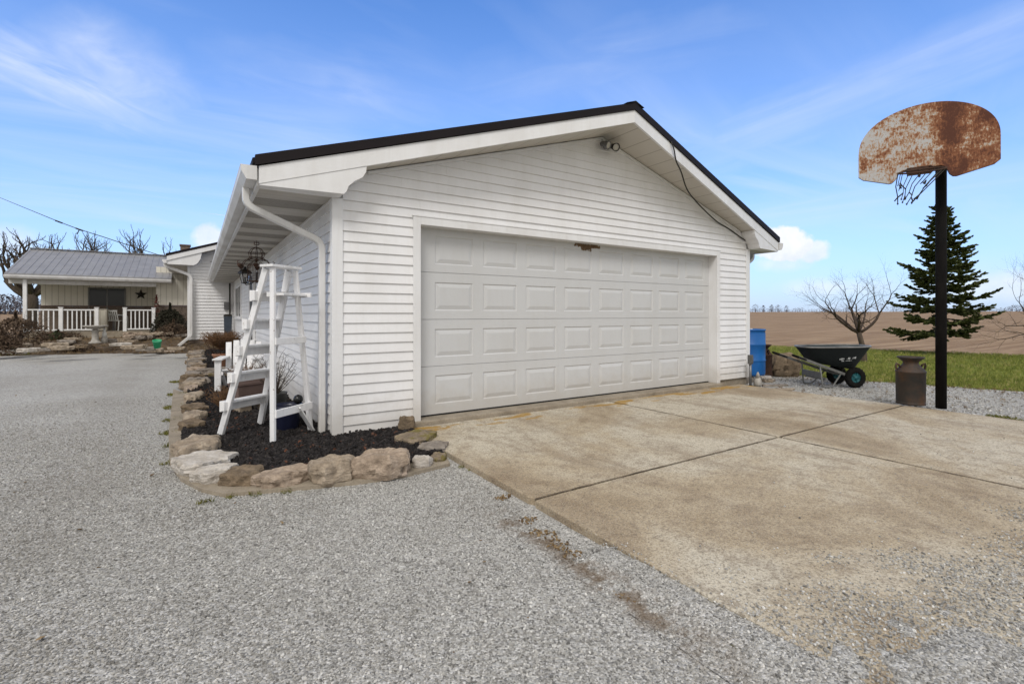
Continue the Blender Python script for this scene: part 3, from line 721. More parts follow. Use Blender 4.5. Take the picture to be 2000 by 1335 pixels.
# roof, fascia, soffits
LT=Vector((.47,4.94,2.46)); PK=Vector((4.8,4.466,3.781)); RT=Vector((9.13,4.94,2.46)); FH=.158
mb=MB()
for A,B in ((LT,PK),(RT,PK)):
    for k in (0,):
        n=Vector((0,1,0))*.03; up=Vector((0,0,FH))
        mb.loft([[A,A+n,A+n+up,A+up],[B,B+n,B+n+up,B+up]])
        a=A+(B-A)*.55   # lap joint in the metal
mb.build('fascia',M['trim'],gar)
mb=MB()
for A,B in ((LT,PK),(RT,PK)):
    n=Vector((0,-.016,0)); up=Vector((0,0,FH+.001)); up2=Vector((0,0,FH+.095)); dx=Vector((-.03 if A is LT else .03,0,0))
    A2=A+dx; mb.loft([[A2+n+up,A2-n*3+up,A2-n*3+up2,A2+n+up2],[B+n+up,B-n*3+up,B-n*3+up2,B+n+up2]])
mb.build('rake_trim',M['dark_roof'],gar)
mb=MB()
for A,B,s in ((LT,PK,-1),(RT,PK,1)):
    z=FH+.088; e=Vector((s*.05,0,z-.305*.05+.0)); A1=A+e; A2=Vector((A.x+s*.05,21.9,A1.z)); B1=B+Vector((0,0,z)); B2=Vector((B.x,21.9,B1.z))
    t=Vector((0,0,-.05)); mb.loft([[A1+Vector((0,.02,0)),B1+Vector((0,.02,0)),B2,A2],[A1+t+Vector((0,.02,0)),B1+t+Vector((0,.02,0)),B2+t,A2+t]])
    # standing ribs
    for k in range(1,44):
        y=5.1+k*.38; mb.beam((A1.x,y,A1.z+.012),(B1.x,y,B1.z+.012),.03,.024)
for k in (0,):
    p=PK+Vector((0,-.02,FH+.105)); mb.loft([[p+Vector((-.16,0,-.045)),p+Vector((0,0,.012)),p+Vector((.16,0,-.045)),p+Vector((0,0,-.012))],[Vector((4.64,21.9,p.z-.045)),Vector((4.8,21.9,p.z+.012)),Vector((4.96,21.9,p.z-.045)),Vector((4.8,21.9,p.z-.012))]])
mb.build('roof',M['dark_roof'],gar)
# rake soffits
mb=MB()
for A,B in ((LT,PK),(RT,PK)):
    zz=Vector((0,0,.004)); yb=Vector((0,.03,0))
    mb.poly([A+yb+zz,B+yb+zz,(B.x,YW+.01,B.z+.004),(A.x,YW+.01,A.z+.004)])
mb.build('rake_soffit',M['rake_soffit'],gar)
mb=MB(); # trim along wall under rake soffit
for s in (-1,1):
    mb.beam((4.8,YW-.02,3.755),(4.8+s*3.30,YW-.02,3.755-.305*3.30),.022,.03)
mb.build('soffit_trim',M['trim'],gar)
# boxed eave returns with curved end
def rake_y(x): 
    xx=min(x,9.6-x); return LT.y+(PK.y-LT.y)*(xx-.47)/4.33
def ret(mirror):
    pf=[]; 
    def zb(x): return 2.46+.305*(x-.47)
    base=[(.475,2.448),(1.20,2.448)]
    S=[(1.225,2.475),(1.245,2.53),(1.30,2.585),(1.375,2.63),(1.41,2.69),(1.415,zb(1.415)-.002)]
    poly=base+S+[(.475,zb(.475)+.012)]
    m=lambda x: 9.6-x if mirror else x
    mb=MB(); A=[Vector((m(x),rake_y(x)+.006,z)) for x,z in poly]; B=[Vector((m(x),YW-.016,z)) for x,z in poly]
    mb.loft([A,B]); mb.build('eave_return',M['trim'],gar)
ret(False); ret(True)
# eave soffits of alternating solid and vented panels
for s,x0,x1 in ((0,.49,XL-.0),(1,XR,9.11)):
    mb=MB(); y=5.085; k=0; z=2.452
    while y<21:
        mb.ci=k%2; y2=min(y+.405,21)
        dz=.004 if k%2 else 0
        mb.poly([(x0,y,z+dz),(x1,y,z+dz),(x1,y2,z+dz),(x0,y2,z+dz)]); 
        mb.ci=0; mb.poly([(x0,y2,z),(x1,y2,z),(x1,y2,z+.004),(x0,y2,z+.004)])
        y=y2; k+=1
    mb.build('eave_soffit',[M['soffit'],M['vent']],gar)
mb=MB()   # eave fascia boards behind the gutters
mb.box((.455,4.97,2.445),(.488,21,2.60)); mb.build('eave_fascia',M['gutter'],gar); mb=MB(); mb.box((9.112,4.97,2.445),(9.145,21,2.60)); mb.build('eave_fascia',M['gutter'],gar)
mb=MB(); kgutter(mb,.454,4.93,20.9,2.487,-1); mb.build('gutter',M['gutter'],gar)
mb=MB(); kgutter(mb,9.146,4.93,20.9,2.487,1); mb.build('gutter',M['gutter'],gar)
P=smoothpath([(.395,5.33,2.49),(.395,5.33,2.33),(1.09,5.33,2.03),(1.09,5.33,.03)],.09)
mb=MB(); downspout(mb,P,.085,.062); mb.box((1.04,5.275,.02),(1.135,5.385,.05)); mb.build('downspout',M['gutter'],gar)
P=smoothpath([(9.205,5.5,2.49),(9.205,5.5,2.36),(8.49,5.5,2.02),(8.49,5.5,.1)],.09)
mb=MB(); downspout(mb,P,.085,.062); mb.build('downspout',M['gutter'],gar)
# side windows and door far along the side wall
def window(parent,P,u0,u1,z0,z1,n=2,fw=.06,mat='trim',glass='glass',name='window'):
    mb=MB()
    def bx(a,b,c,d,o0,o1):
        A=P(a,c,o1);B=P(b,d,o0); lo=[min(A[i],B[i]) for i in range(3)]; hi=[max(A[i],B[i]) for i in range(3)]; mb.box(lo,hi)
    bx(u0,u0+fw,z0,z1,0,.045); bx(u1-fw,u1,z0,z1,0,.045); bx(u0+fw,u1-fw,z0,z0+fw,0,.044); bx(u0+fw,u1-fw,z1-fw,z1,0,.044)
    for k in range(1,n):
        c=u0+(u1-u0)*k/n; bx(c-fw*.45,c+fw*.45,z0+fw,z1-fw,0,.043)
    f=mb.build(name,M[mat],parent)
    mb=MB(); bx(u0+fw*.5,u1-fw*.5,z0+fw*.5,z1-fw*.5,.0,.019); mb.build('glass',M[glass],f)
    mb=MB(); bx(u0-.03,u1+.03,z0-.035,z0-.001,0,.07); mb.build('sill',M[mat],f)
    return f
window(gar,lambda y,z,o:(XL-o,y,z),17.1,19.4,1.15,2.2,2)
mb=MB(); mb.box((XL-.05,12.9,.15),(XL-.016,13.75,2.2)); d_=mb.build('side_door',M['black'],gar)
mb=MB(); mb.box((XL-.07,12.78,.15),(XL-.016,12.9,2.3)); mb.box((XL-.07,13.75,.15),(XL-.016,13.87,2.3)); mb.build('door_frame',M['trim'],d_)
# ---------------------------------------------------------------- house beyond
hs=thing('house','white ranch house with a covered front porch beyond the gravel','house',(-2,24,0))
HY=21.0
def sl(x): return 3.0+.34*(x+.875)
mb=MB(); siding(mb,lambda x,z,o:(x,HY-o,z),.36,5.0,lambda z: [(-.20 if z<3.37 else -.875+(z-3.12)/.34,9.9)] if z<4.95 else [(0,0)],.115,(),.026)
mb.build('wing_siding',M['vinyl'],hs)
mb=MB(); mb.box((-.25,HY+.01,.0),(9.8,HY+.14,.355)); mb.box((-.25,HY+.15,0),(-.1,30,.355)); mb.build('foundation',M['brick'],hs)
mb=MB(); mb.box((-.27,HY+.15,.36),(-.1,31,3.0)); mb.box((-.25,HY+.004,.36),(9.8,HY+.12,3.1)); mb.build('side_wall',M['vinyl'],hs)
mb=MB(); mb.box((-.29,HY-.025,.35),(-.20,HY+.09,3.0)); mb.build('corner_post',M['trim'],hs)
mb=MB(); A=Vector((-.875,20.5,3.12)); B=Vector((6,20.5,3.12+.34*6.875)); up=Vector((0,0,.16)); n=Vector((0,.03,0))
mb.loft([[A,A+n,A+n+up,A+up],[B,B+n,B+n+up,B+up]]); 
mb.prism([(-.875,20.535,3.0),(-.10,20.535,3.0),(.0,20.535,3.06),(.10,20.535,3.22),(.15,20.535,3.12+.34*1.02),(-.875,20.535,3.125)],(0,.44,0))
mb.build('fascia',M['trim'],hs)
mb=MB(); mb.poly([(-.875,20.53,3.005),(-.27,20.53,3.005),(-.27,31,3.005),(-.875,31,3.005)]); mb.poly([(.1,20.53,3.46),(6,20.53,5.46),(6,21,5.46),(.1,21,3.46)]); mb.build('soffit',M['soffit'],hs)
mb=MB(); a=A+up+Vector((-.03,-.02,.002)); b=B+up+Vector((0,-.02,.002)); t_=Vector((0,0,.075))
mb.loft([[a,b,Vector((b.x,31,b.z)),Vector((a.x,31,a.z))],[a+t_,b+t_,Vector((b.x,31,b.z))+t_,Vector((a.x,31,a.z))+t_]])
mb.loft([[b,b+t_,Vector((b.x,31,b.z))+t_,Vector((b.x,31,b.z))],[Vector((12.8,a.y,a.z)),Vector((12.8,a.y,a.z))+t_,Vector((12.8,31,a.z))+t_,Vector((12.8,31,a.z))]])
mb.build('wing_roof',M['dark_roof'],hs)
mb=MB(); kgutter(mb,-.876,20.5,25.0,3.03,-1); mb.build('gutter',M['gutter'],hs)
P=smoothpath([(-.93,20.85,3.03),(-.93,20.85,2.95),(-.18,20.85,2.66),(-.18,20.85,.50),(-.55,20.6,.16)],.12)
mb=MB(); downspout(mb,P,.12,.10); mb.build('downspout',M['gutter'],hs)
# chimney
mb=MB(); mb.box((-.62,26.0,3.2),(-.26,26.40,4.30)); mb.box((-.65,25.97,4.301),(-.23,26.43,4.36)); mb.build('chimney',M['brick'],hs)
# porch and main body
DK=.586
mb=MB(); mb.box((-5.5,25.0,.1),(-1.46,27.6,DK)); mb.build('porch_deck',M['curb'],hs)
mb=MB(); 
for k in range(3): mb.box((-3.55,24.98-.28*(k+1),.05),(-2.45,24.98-.28*k-.002,DK-.15*(k+1)))
mb.build('porch_steps',M['curb'],hs)
t=NT('grooved_panel'); v=t.coord(); sx=t.n('ShaderNodeSeparateXYZ'); t.L.new(v,sx.inputs[0]); ln=t.math('COMPARE',t.math('FRACT',t.math('DIVIDE',sx.outputs[0],.2)),.5,.07)
M['panel']=t.out(t.mix(t.math('MULTIPLY',ln,.5),(.66,.63,.55),(.30,.28,.22)),.7,ln,-.5,.008)
mb=MB(); mb.box((-5.44,27.6,1.62),(-1.44,27.75,2.75)); mb.box((-1.46,25.5,1.64),(-.2,25.62,2.75)); mb.box((-1.46,25.66,2.7),(-.15,25.74,3.3)); mb.box((-1.46,25.621,1.64),(-1.35,27.6,2.75)); mb.box((-5.44,27.751,.3),(-5.30,31.5,2.8)); mb.build('upper_wall',M['panel'],hs)
mb=MB(); mb.box((-5.46,27.58,.3),(-1.44,27.76,1.60)); mb.box((-1.48,25.48,.05),(-.2,25.62,1.62)); mb.box((-1.48,25.621,.3),(-1.34,27.579,1.62)); mb.build('brick_wainscot',M['brick'],hs)
mb=MB(); mb.box((-5.5,27.54,1.601),(-1.49,27.6-.001,1.64)); mb.build('wall_ledge',M['brown_box'],hs); mb=MB(); mb.box((-1.5,25.44,1.621),(-.2,25.499,1.66)); mb.build('wall_ledge',M['brown_box'],hs)
window(hs,lambda x,z,o:(x,27.6-o,z),-3.95,-2.66,1.22,2.42,2,.05,'rail_grey')
# grey metal roof
EZ=2.78; RZ=4.02; RYY=28.2; EY=24.95
mb=MB(); x0,x1=-5.9,-.9
def slab_(p):
    t=Vector((0,0,-.05)); P=[Vector(q) for q in p]; mb.loft([P,[q+t for q in P]])
slab_([(x0,EY,EZ),(x1,EY,EZ),(x1,RYY,RZ),(x0,RYY,RZ)]); slab_([(x0,RYY+.001,RZ),(x1+3,RYY+.001,RZ),(x1+3,31.6,EZ),(x0,31.6,EZ)]); slab_([(x1+.001,25.7,EZ+.28),(x1+3,25.7,EZ+.28),(x1+3,RYY,RZ),(x1+.001,RYY,RZ)])
k=x0+.05
while k<x1: mb.beam((k,EY,EZ+.006),(k,RYY,RZ+.006),.05,.014); k+=.23
mb.beam((x0,RYY,RZ+.03),(x1,RYY,RZ+.03),.22,.03)
mb.build('porch_roof',M['grey_roof'],hs)
mb=MB(); mb.box((x0+.02,EY+.01,EZ-.20),(x1,EY+.05,EZ-.055)); mb.box((x0+.02,EY+.4,EZ-.36),(x1-.55,EY+.52,EZ-.205)); mb.prism([(x0+.02,EY+.05,EZ-.2),(x0+.02,EY+.05,EZ-.07),(x0+.02,RYY,RZ-.07),(x0+.02,31.5,EZ-.2)],(.04,0,0)); mb.build('porch_fascia',M['gutter'],hs)
mb=MB(); mb.loft([[Vector((x,EY+.009-a,EZ-.18+b)) for a,b in ((0,0),(.085,0),(.12,.07),(.12,.12),(0,.12))] for x in (x0,x1)]); mb.build('porch_gutter',M['gutter'],hs)
mb=MB(); mb.box((x0+.07,EY+.06,EZ-.203),(x1,27.6,EZ-.185)); mb.build('porch_ceiling',M['cream'],hs)
def rail(xa,xb,postl=True,postr=True,full=False):
    mb=MB(); y=25.08
    mb.box((xa,y-.03,DK+.83),(xb,y+.03,DK+.88)); mb.box((xa,y-.02,DK+.06),(xb,y+.02,DK+.11))
    n=int((xb-xa)/.125)
    for k in range(1,n):
        x=xa+(xb-xa)*k/n; mb.box((x-.019,y-.015,DK+.11),(x+.019,y+.015,DK+.83))
    mb.build('railing',M['porch_white'],hs)
def post(x,top,w=.12):
    y=25.08; mb=MB(); mb.box((x-w/2,y-w/2,DK-.02),(x+w/2,y+w/2,top)); 
    if top<2: mb.box((x-w/2-.015,y-w/2-.015,top+.001),(x+w/2+.015,y+w/2+.015,top+.03)); 
    mb.build('porch_post' if top<2 else 'porch_column',M['porch_white'],hs,bevel=.006)
def XO(px,Y=25.08): a,cx,cy=ratio(px); return Y*cx/cy
xs=[XO(49),XO(119),XO(189),XO(244),XO(300)]
rail(xs[0]+.06,xs[1]-.06); rail(xs[1]+.06,xs[2]-.06); rail(xs[3]+.06,xs[4]-.06)
post(xs[0],EZ-.21,.11)
for x in xs[1:]: post(x,DK+.93)
mb=MB(); mb.box((.84,HY-.12,1.45),(1.0,HY-.028,1.72)); mb.build('meter_box',M['grey_metal'],hs)
mb=MB(); mb.tube([(1.02,HY-.2,2.42),(1.02,HY-.2,.1)],.028,8); mb.build('drain_pipe',M['black'],hs)
SKYMUL=(.78,1.34,2.10); HAZEC=(5.9,6.8,8.7); WISPC=(6.5,7.2,8.8); CUM1=(6.6,7.2,8.3); CUM2=(8.2,8.4,8.8); FILL_CLOUD=(7.4,7.15,6.8); EXPO=0.30
# ---------------------------------------------------------------- stones
def rock(name,c,w,d,h,rot,mat,seed,label=None,group=None,sharp=7,tilt=0,flat=False,cat='stone'):
    r=random.Random(seed); mb=MB(); n=64
    k=r.randint(4,6); ph=[2*math.pi*(i+r.uniform(-.28,.28))/k for i in range(k)]; dd=[r.uniform(.84,1.0) for _ in range(k)]
    def prof(a,s):
        v=min(dd[i]/max(.25,math.cos(a-ph[i])) for i in range(k) if math.cos(a-ph[i])>.1); 
        return min(v,1.15)
    ts=[(0,.86),(.08,.93),(.16,.97),(.28,1.0),(.40,.99),(.52,.985),(.64,.98),(.75,.96),(.85,.925),(.93,.86),(.985,.76),(1.0,.62),(1.01,.45),(1.01,.28),(1.015,.12)] if not flat else [(0,.90),(.12,.96),(.25,.98),(.4,1.0),(.55,.98),(.7,1.0),(.82,.99),(.92,.98),(.98,.96),(1.0,.90),(1.005,.7),(1.01,.45),(1.01,.2)]
    rings=[]; o=Vector((seed*3.1,seed*1.7,0)); lean=r.uniform(-.12,.12)
    for t,f in ts:
        R=[]
        for j in range(n):
            a=2*math.pi*j/n; q=prof(a,t)*f; x=math.cos(a)*q; y=math.sin(a)*q
            pz=Vector((x*w*.5,y*d*.5,t*h))
            st=noise.noise(Vector((x*1.5,y*1.5,t*h*38))+o)*.045*(0.3 if t>.97 else 1)
            nn=-abs(noise.fractal(pz*6+o,1.0,2.1,6))*.26+.06+noise.noise(pz*3+o)*.13+noise.fractal(pz*26+o,1.0,2.0,3)*.05+st
            sc=1+nn
            z=t*h*(1+ (.0 if t<.5 else .22*noise.noise(Vector((x*1.3,y*1.3,9))+o) + .10*noise.fractal(Vector((x*3,y*3,5))+o,1,2,4)) )
            R.append(Vector((x*w*.5*sc,y*d*.5*sc,z+lean*x*h*(t>.3))))
        rings.append(R)
    Mr=Matrix.Rotation(rot,4,'Z')@Matrix.Rotation(tilt,4,'X')
    rings=[[Vector(c)+(Mr@p) for p in R] for R in rings]
    mb.loft(rings,True,True,True,True)
    o_=mb.build(name,mat,base=tuple(c)); 
    try: o_.data.set_sharp_from_angle(angle=math.radians(26))
    except Exception: pass
    return tag(o_,label,cat,group)
GR='limestone rocks edging the mulch bed'
def rpx(x0,x1,yb,h,d,mat,seed,label,rot=None,tilt=0,flat=False,group=GR,z=.012,name='edging_stone',back=0):
    p=G((x0+x1)/2,yb,z); dist=FX*p.x+FY*p.y; w=(x1-x0)/951*dist
    dr=Vector((p.x,p.y,0)).normalized(); c=p+dr*(d/2+back); c.z=z
    if rot is None: rot=-.45
    return rock(name,c,w*.995,d,h,rot,M[mat],seed,label,group,tilt=tilt,flat=flat)
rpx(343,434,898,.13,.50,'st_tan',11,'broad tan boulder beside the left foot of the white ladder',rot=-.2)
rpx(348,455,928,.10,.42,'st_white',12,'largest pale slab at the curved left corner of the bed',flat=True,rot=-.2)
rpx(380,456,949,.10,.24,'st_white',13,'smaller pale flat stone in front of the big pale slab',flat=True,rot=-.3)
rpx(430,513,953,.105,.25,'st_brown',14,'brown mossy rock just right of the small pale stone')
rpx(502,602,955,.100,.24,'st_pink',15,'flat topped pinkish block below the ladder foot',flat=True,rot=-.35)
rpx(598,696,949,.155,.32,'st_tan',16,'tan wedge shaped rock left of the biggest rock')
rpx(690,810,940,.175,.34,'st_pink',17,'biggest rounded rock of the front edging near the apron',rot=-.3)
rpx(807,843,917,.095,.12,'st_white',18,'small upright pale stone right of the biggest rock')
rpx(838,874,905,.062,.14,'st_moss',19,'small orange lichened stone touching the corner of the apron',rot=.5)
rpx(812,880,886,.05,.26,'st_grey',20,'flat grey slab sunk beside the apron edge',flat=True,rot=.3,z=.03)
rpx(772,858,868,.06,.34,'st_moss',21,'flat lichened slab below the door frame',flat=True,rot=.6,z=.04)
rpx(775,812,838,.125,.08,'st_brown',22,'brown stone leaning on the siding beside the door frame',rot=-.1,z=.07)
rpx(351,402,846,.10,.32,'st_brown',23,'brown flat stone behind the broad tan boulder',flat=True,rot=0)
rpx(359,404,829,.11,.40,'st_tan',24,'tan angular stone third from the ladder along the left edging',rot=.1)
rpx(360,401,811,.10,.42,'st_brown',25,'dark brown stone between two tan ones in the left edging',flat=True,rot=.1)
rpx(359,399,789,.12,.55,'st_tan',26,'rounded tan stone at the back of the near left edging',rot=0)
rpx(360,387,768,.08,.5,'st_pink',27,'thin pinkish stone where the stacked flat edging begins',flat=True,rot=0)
rr=random.Random(12); y=9.75; k=0; mats=['st_tan','st_grey','st_pink','st_brown','st_grey','st_tan']
while y<18.6:
    w=rr.uniform(.30,.44); d=rr.uniform(.22,.5); h=rr.uniform(.07,.15)
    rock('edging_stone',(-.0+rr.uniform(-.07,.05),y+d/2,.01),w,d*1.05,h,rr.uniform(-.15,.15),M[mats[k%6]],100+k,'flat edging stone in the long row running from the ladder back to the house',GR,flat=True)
    y+=d*.93; k+=1
rock('divider_stone',(.36,11.9,.05),.75,.30,.10,.05,M['st_grey'],61,'dark grey flat stone crossing the bed beyond the white chair','flat stones crossing the mulch bed',flat=True)
rock('divider_stone',(.50,11.2,.05),.62,.28,.07,-.05,M['st_moss'],62,'yellowish flat stone crossing the bed nearest the white chair','flat stones crossing the mulch bed',flat=True)
# stones scattered before the porch
rr=random.Random(5)
G2='stones in the bed before the porch'
for i,(px,py,w,m) in enumerate((10,0,0,0) if False else ((10,689,.9,'st_white'),(38,690,.5,'st_white'),(58,686,.7,'st_white'),(50,674,.4,'st_tan'),(110,676,.9,'st_tan'),(128,670,.8,'st_grey'),(142,664,.7,'st_tan'),(120,682,1.0,'st_tan'),(88,684,.5,'st_grey'),(235,674,.9,'st_white'),(262,680,.9,'st_tan'),(285,684,.8,'st_grey'),(305,686,.7,'st_tan'),(322,688,.8,'st_pink'),(345,682,.8,'st_tan'),(215,668,.6,'st_grey'),(75,690,.6,'st_brown'),(160,678,.5,'st_brown'))):
    p=G(px,py,.0); zz_=gz(p.x,p.y); p=G(px,py,zz_)
    rock('bed_stone',(p.x,p.y,zz_-.015),w*.62,.3,.07+.05*rr.random(),rr.uniform(-.3,.3),M[m],200+i,'flat weathered stone lying among leaves in the bed before the porch',G2,flat=True)
for i in range(26):     # low dry stacked wall under the small railing
    x=-2.4+1.9*rr.random(); yy=23.2-.9*rr.random(); rock('wall_stone',(x,yy,gz(x,yy)-.02+.09*(i%3)),rr.uniform(.3,.6),.3,.1,rr.uniform(-.2,.2),M[mats[i%6]],300+i,'thin stone in the low stacked rockery under the short railing','stacked rockery stones',flat=True)
# ---------------------------------------------------------------- step ladder
dS=Vector((.79,.61,0)); dF=Vector((-.525,.851,0)); Zu=Vector((0,0,1))
fA=Vector((.198,5.75,.045)); fB=Vector((.603,5.093,.045)); fA2=Vector((.587,6.05,.045)); fB2=Vector((1.000,5.43,.045))
T1=Vector((.583,5.126,1.715)); T2=Vector((.806,5.298,1.715))
lad=thing('step_ladder','white painted wooden step ladder standing in black mulch by the downspout','ladder',(.6,5.55,.045))
tops=(T1+dF*.055,T1-dF*.035,T2+dF*.055,T2-dF*.035)
for f,tp in ((fA,tops[0]),(fA2,tops[2])):
    mb=MB(); mb.beam(f,tp,.030,.075,dF); mb.build('front_rail',M['wood_white'],lad,bevel=.004)
for f,tp in ((fB,tops[1]),(fB2,tops[3])):
    mb=MB(); mb.beam(f,tp,.028,.058,dF); mb.build('rear_leg',M['wood_white'],lad,bevel=.004)
mb=MB(); c=(T1+T2)/2; mb.beam(T1-dS*.05+Zu*.022,T2+dS*.045+Zu*.022,.155,.024); mb.build('top_cap',M['wood_white'],lad,bevel=.004)
for i,z in enumerate((.36,.65,.92,1.18,1.455)):
    t=(z-.045)/1.67; a=fA.lerp(tops[0],t); b=fA2.lerp(tops[2],t)
    mb=MB(); mb.beam(a+dF*.045-dS*.06,b+dF*.045+dS*.035,.024,.105,Zu); mb.beam(a-dF*.005+dS*.0185+Zu*.040,b-dF*.005-dS*.0185+Zu*.040,.074,.020,Zu)
    mb.beam(a+dF*.02-dS*.055+Zu*.0,a+dF*.02-dS*.018,.05,.09)
    mb.build('step',M['wood_white'],lad,bevel=.003)
for z,hh in ((.335,.075),(1.02,.065)):
    t=(z-.045)/1.67; a=fB.lerp(tops[1],t); b=fB2.lerp(tops[3],t)
    mb=MB(); mb.beam(a-dF*.036+dS*.0,b-dF*.036+dS*.02,.018,hh,Zu); mb.build('rear_brace',M['wood_white'],lad,bevel=.003)
mb=MB(); a=fB.lerp(tops[1],.852); b=fB2.lerp(tops[3],.852)
mb.beam(a+dF*.045+dS*.02,b+dF*.045-dS*.02,.10,.022); mb.beam(a-dF*.075+dS*.02,b-dF*.075+dS*.02,.09,.022)
mb.beam(b+dF*.10+dS*.025,b-dF*.16+dS*.025,.02,.045); mb.beam(a+dF*.10+dS*.022,a-dF*.02+dS*.022,.02,.045); mb.build('pail_shelf',M['wood_white'],lad,bevel=.003)
mb=MB(); t=(.2-.045)/1.67; mb.beam(fB2+dS*.0+Zu*.02-dF*.03,fB2-dS*.22+Zu*.30-dF*.05,.014,.06,dF); mb.build('gusset',M['wood_white'],lad)
# ---------------------------------------------------------------- pots and things behind the ladder
def lathe_thing(name,label,cat,c,prof,mat,parts=(),group=None,rz=0):
    t=thing(name,label,cat,c,rz,group); mb=MB(); mb.lathe(prof,c,36); mb.build('body',mat,t); return t
p=Vector((.80,5.64,.05))
pot=lathe_thing('blue_planter','navy blue glazed pot standing under the ladder','planter',p,[(.105,0),(.112,.01),(.150,.22),(.156,.235),(.170,.24),(.170,.268),(.150,.27),(.143,.235),(.10,.06),(.001,.055)],M['blue_pot'])
mb=MB(); mb.lathe([(.14,.215),(.001,.222)],p,24); mb.build('potting_soil',M['mulch'],pot)
q=p+Vector((.11,-.02,.32))
t_=thing('black_ball','small shiny black ball resting on the navy pot rim','ball',q); mb=MB(); mb.lathe([(.001,-.05)]+[(.05*math.cos(a),.05*math.sin(a)) for a in [math.radians(k) for k in range(-75,80,15)]]+[(.001,.05)],q,20); mb.build('body',simple('gloss_black',(.02,.02,.02),None,5,.15),t_); mb=MB(); mb.tube([q+Vector((0,0,-.05)),q+Vector((-.03,0,-.10))],.008); mb.build('stem',M['black'],t_)
q=Vector((.86,5.98,.05))
t_=lathe_thing('dark_tub','dark blue tub tucked behind the navy pot','tub',q,[(.10,0),(.13,.20),(.135,.21),(.125,.21),(.095,.02),(.001,.02)],M['blue_pot'])
def twigs(mb,c,n,h,spread,r,rng,mid=True):
    for k in range(n):
        a=rng.uniform(0,6.28); s=rng.uniform(.2,1)*spread; hh=h*rng.uniform(.55,1)
        P=[Vector(c)]; 
        for j in range(1,5):
            u=j/4; P.append(Vector(c)+Vector((math.cos(a)*s*u**1.2+rng.uniform(-.02,.02)*h,math.sin(a)*s*u**1.2+rng.uniform(-.02,.02)*h,hh*u)))
        mb.tube(P,[r*(1-.75*j/4) for j in range(5)],5)
        for j in (2,3,4):
            for b in range(2):
                d_=Vector((rng.uniform(-1,1),rng.uniform(-1,1),rng.uniform(0,.9))).normalized()*h*rng.uniform(.12,.28)
                mb.tube([P[j],P[j]+d_*.5+Vector((0,0,.01)),P[j]+d_],[r*.4,r*.3,r*.15],4)
rg=random.Random(3)
q=Vector((.80,6.55,.05)); t_=lathe_thing('grey_bucket','grey bucket holding a bare twiggy dead plant','bucket',q,[(.10,0),(.135,.27),(.142,.275),(.13,.275),(.10,.03),(.001,.03)],M['grey_pot'])
mb=MB(); twigs(mb,q+Vector((0,0,.2)),26,.52,.30,.006,rg); mb.build('dead_plant',M['twig'],t_)
# brown trough planter
q=Vector((.60,7.05,.05)); t_=thing('planter_box','long reddish brown planter box behind the ladder steps','planter box',q,math.atan2(.61,.79)-.25)
mb=MB(); 
ring=lambda w,d,z:[Vector((-w,-d,z)),Vector((w,-d,z)),Vector((w,d,z)),Vector((-w,d,z))]
mb.loft([ring(.22,.10,.10),ring(.245,.12,.335),ring(.255,.13,.34),ring(.255,.13,.375),ring(.235,.11,.375),ring(.23,.10,.31)]); mb.build('trough',M['brown_box'],t_,world=False,bevel=.004)
mb=MB(); mb.box((-.2,-.07,0),(-.05,.07,.099)); mb.box((.05,-.07,0),(.2,.07,.099)); mb.build('feet',M['beige_pot'],t_,world=False)
q=Vector((.58,7.9,.05)); t_=lathe_thing('clay_pot','clay pot with a withered brown plant beside the white chair','pot',q,[(.11,0),(.15,.26),(.165,.265),(.165,.31),(.14,.31),(.12,.05),(.001,.05)],M['terracotta'])
mb=MB(); twigs(mb,q+Vector((0,0,.26)),50,.26,.26,.007,rg); mb.build('withered_plant',M['dry_plant'],t_)
q=Vector((.28,7.3,.05)); t_=thing('dried_grass_clump','rust brown dried clump growing beside the leg of the white chair','dead plant',q); mb=MB(); twigs(mb,q,60,.28,.2,.006,rg); mb.build('stems',M['dry_plant'],t_)
# white garden chair
q=Vector((.60,9.2,.05)); ch=thing('garden_chair','white wooden garden armchair standing in the mulch bed','chair',q,math.radians(-12))
for x,y in ((-.27,-.28),(.27,-.28)):
    mb=MB(); mb.box((x-.045,y-.02,0),(x+.045,y+.02,.50)); mb.build('leg',M['wood_white'],ch,world=False,bevel=.004)
for x in (-.27,.27):
    mb=MB(); mb.beam((x,.05,.26),(x,.36,.02),.03,.08); mb.build('leg',M['wood_white'],ch,world=False,bevel=.004)
    mb=MB(); mb.box((x-.07,-.34,.501),(x+.07,.30,.525)); mb.build('armrest',M['wood_white'],ch,world=False,bevel=.004)
mb=MB(); 
for k in range(6): mb.beam((-.25,-.24+k*.09,.34-k*.018),(.25,-.24+k*.09,.34-k*.018),.075,.02)
mb.build('seat',M['wood_white'],ch,world=False,bevel=.003)
mb=MB()
for k in range(5): x=-.2+k*.1; mb.beam((x,.20,.22),(x*1.15,.40,.74+.05*math.cos(x*7)),.085,.02,(0,1,0))
mb.build('backrest',M['wood_white'],ch,world=False,bevel=.003)
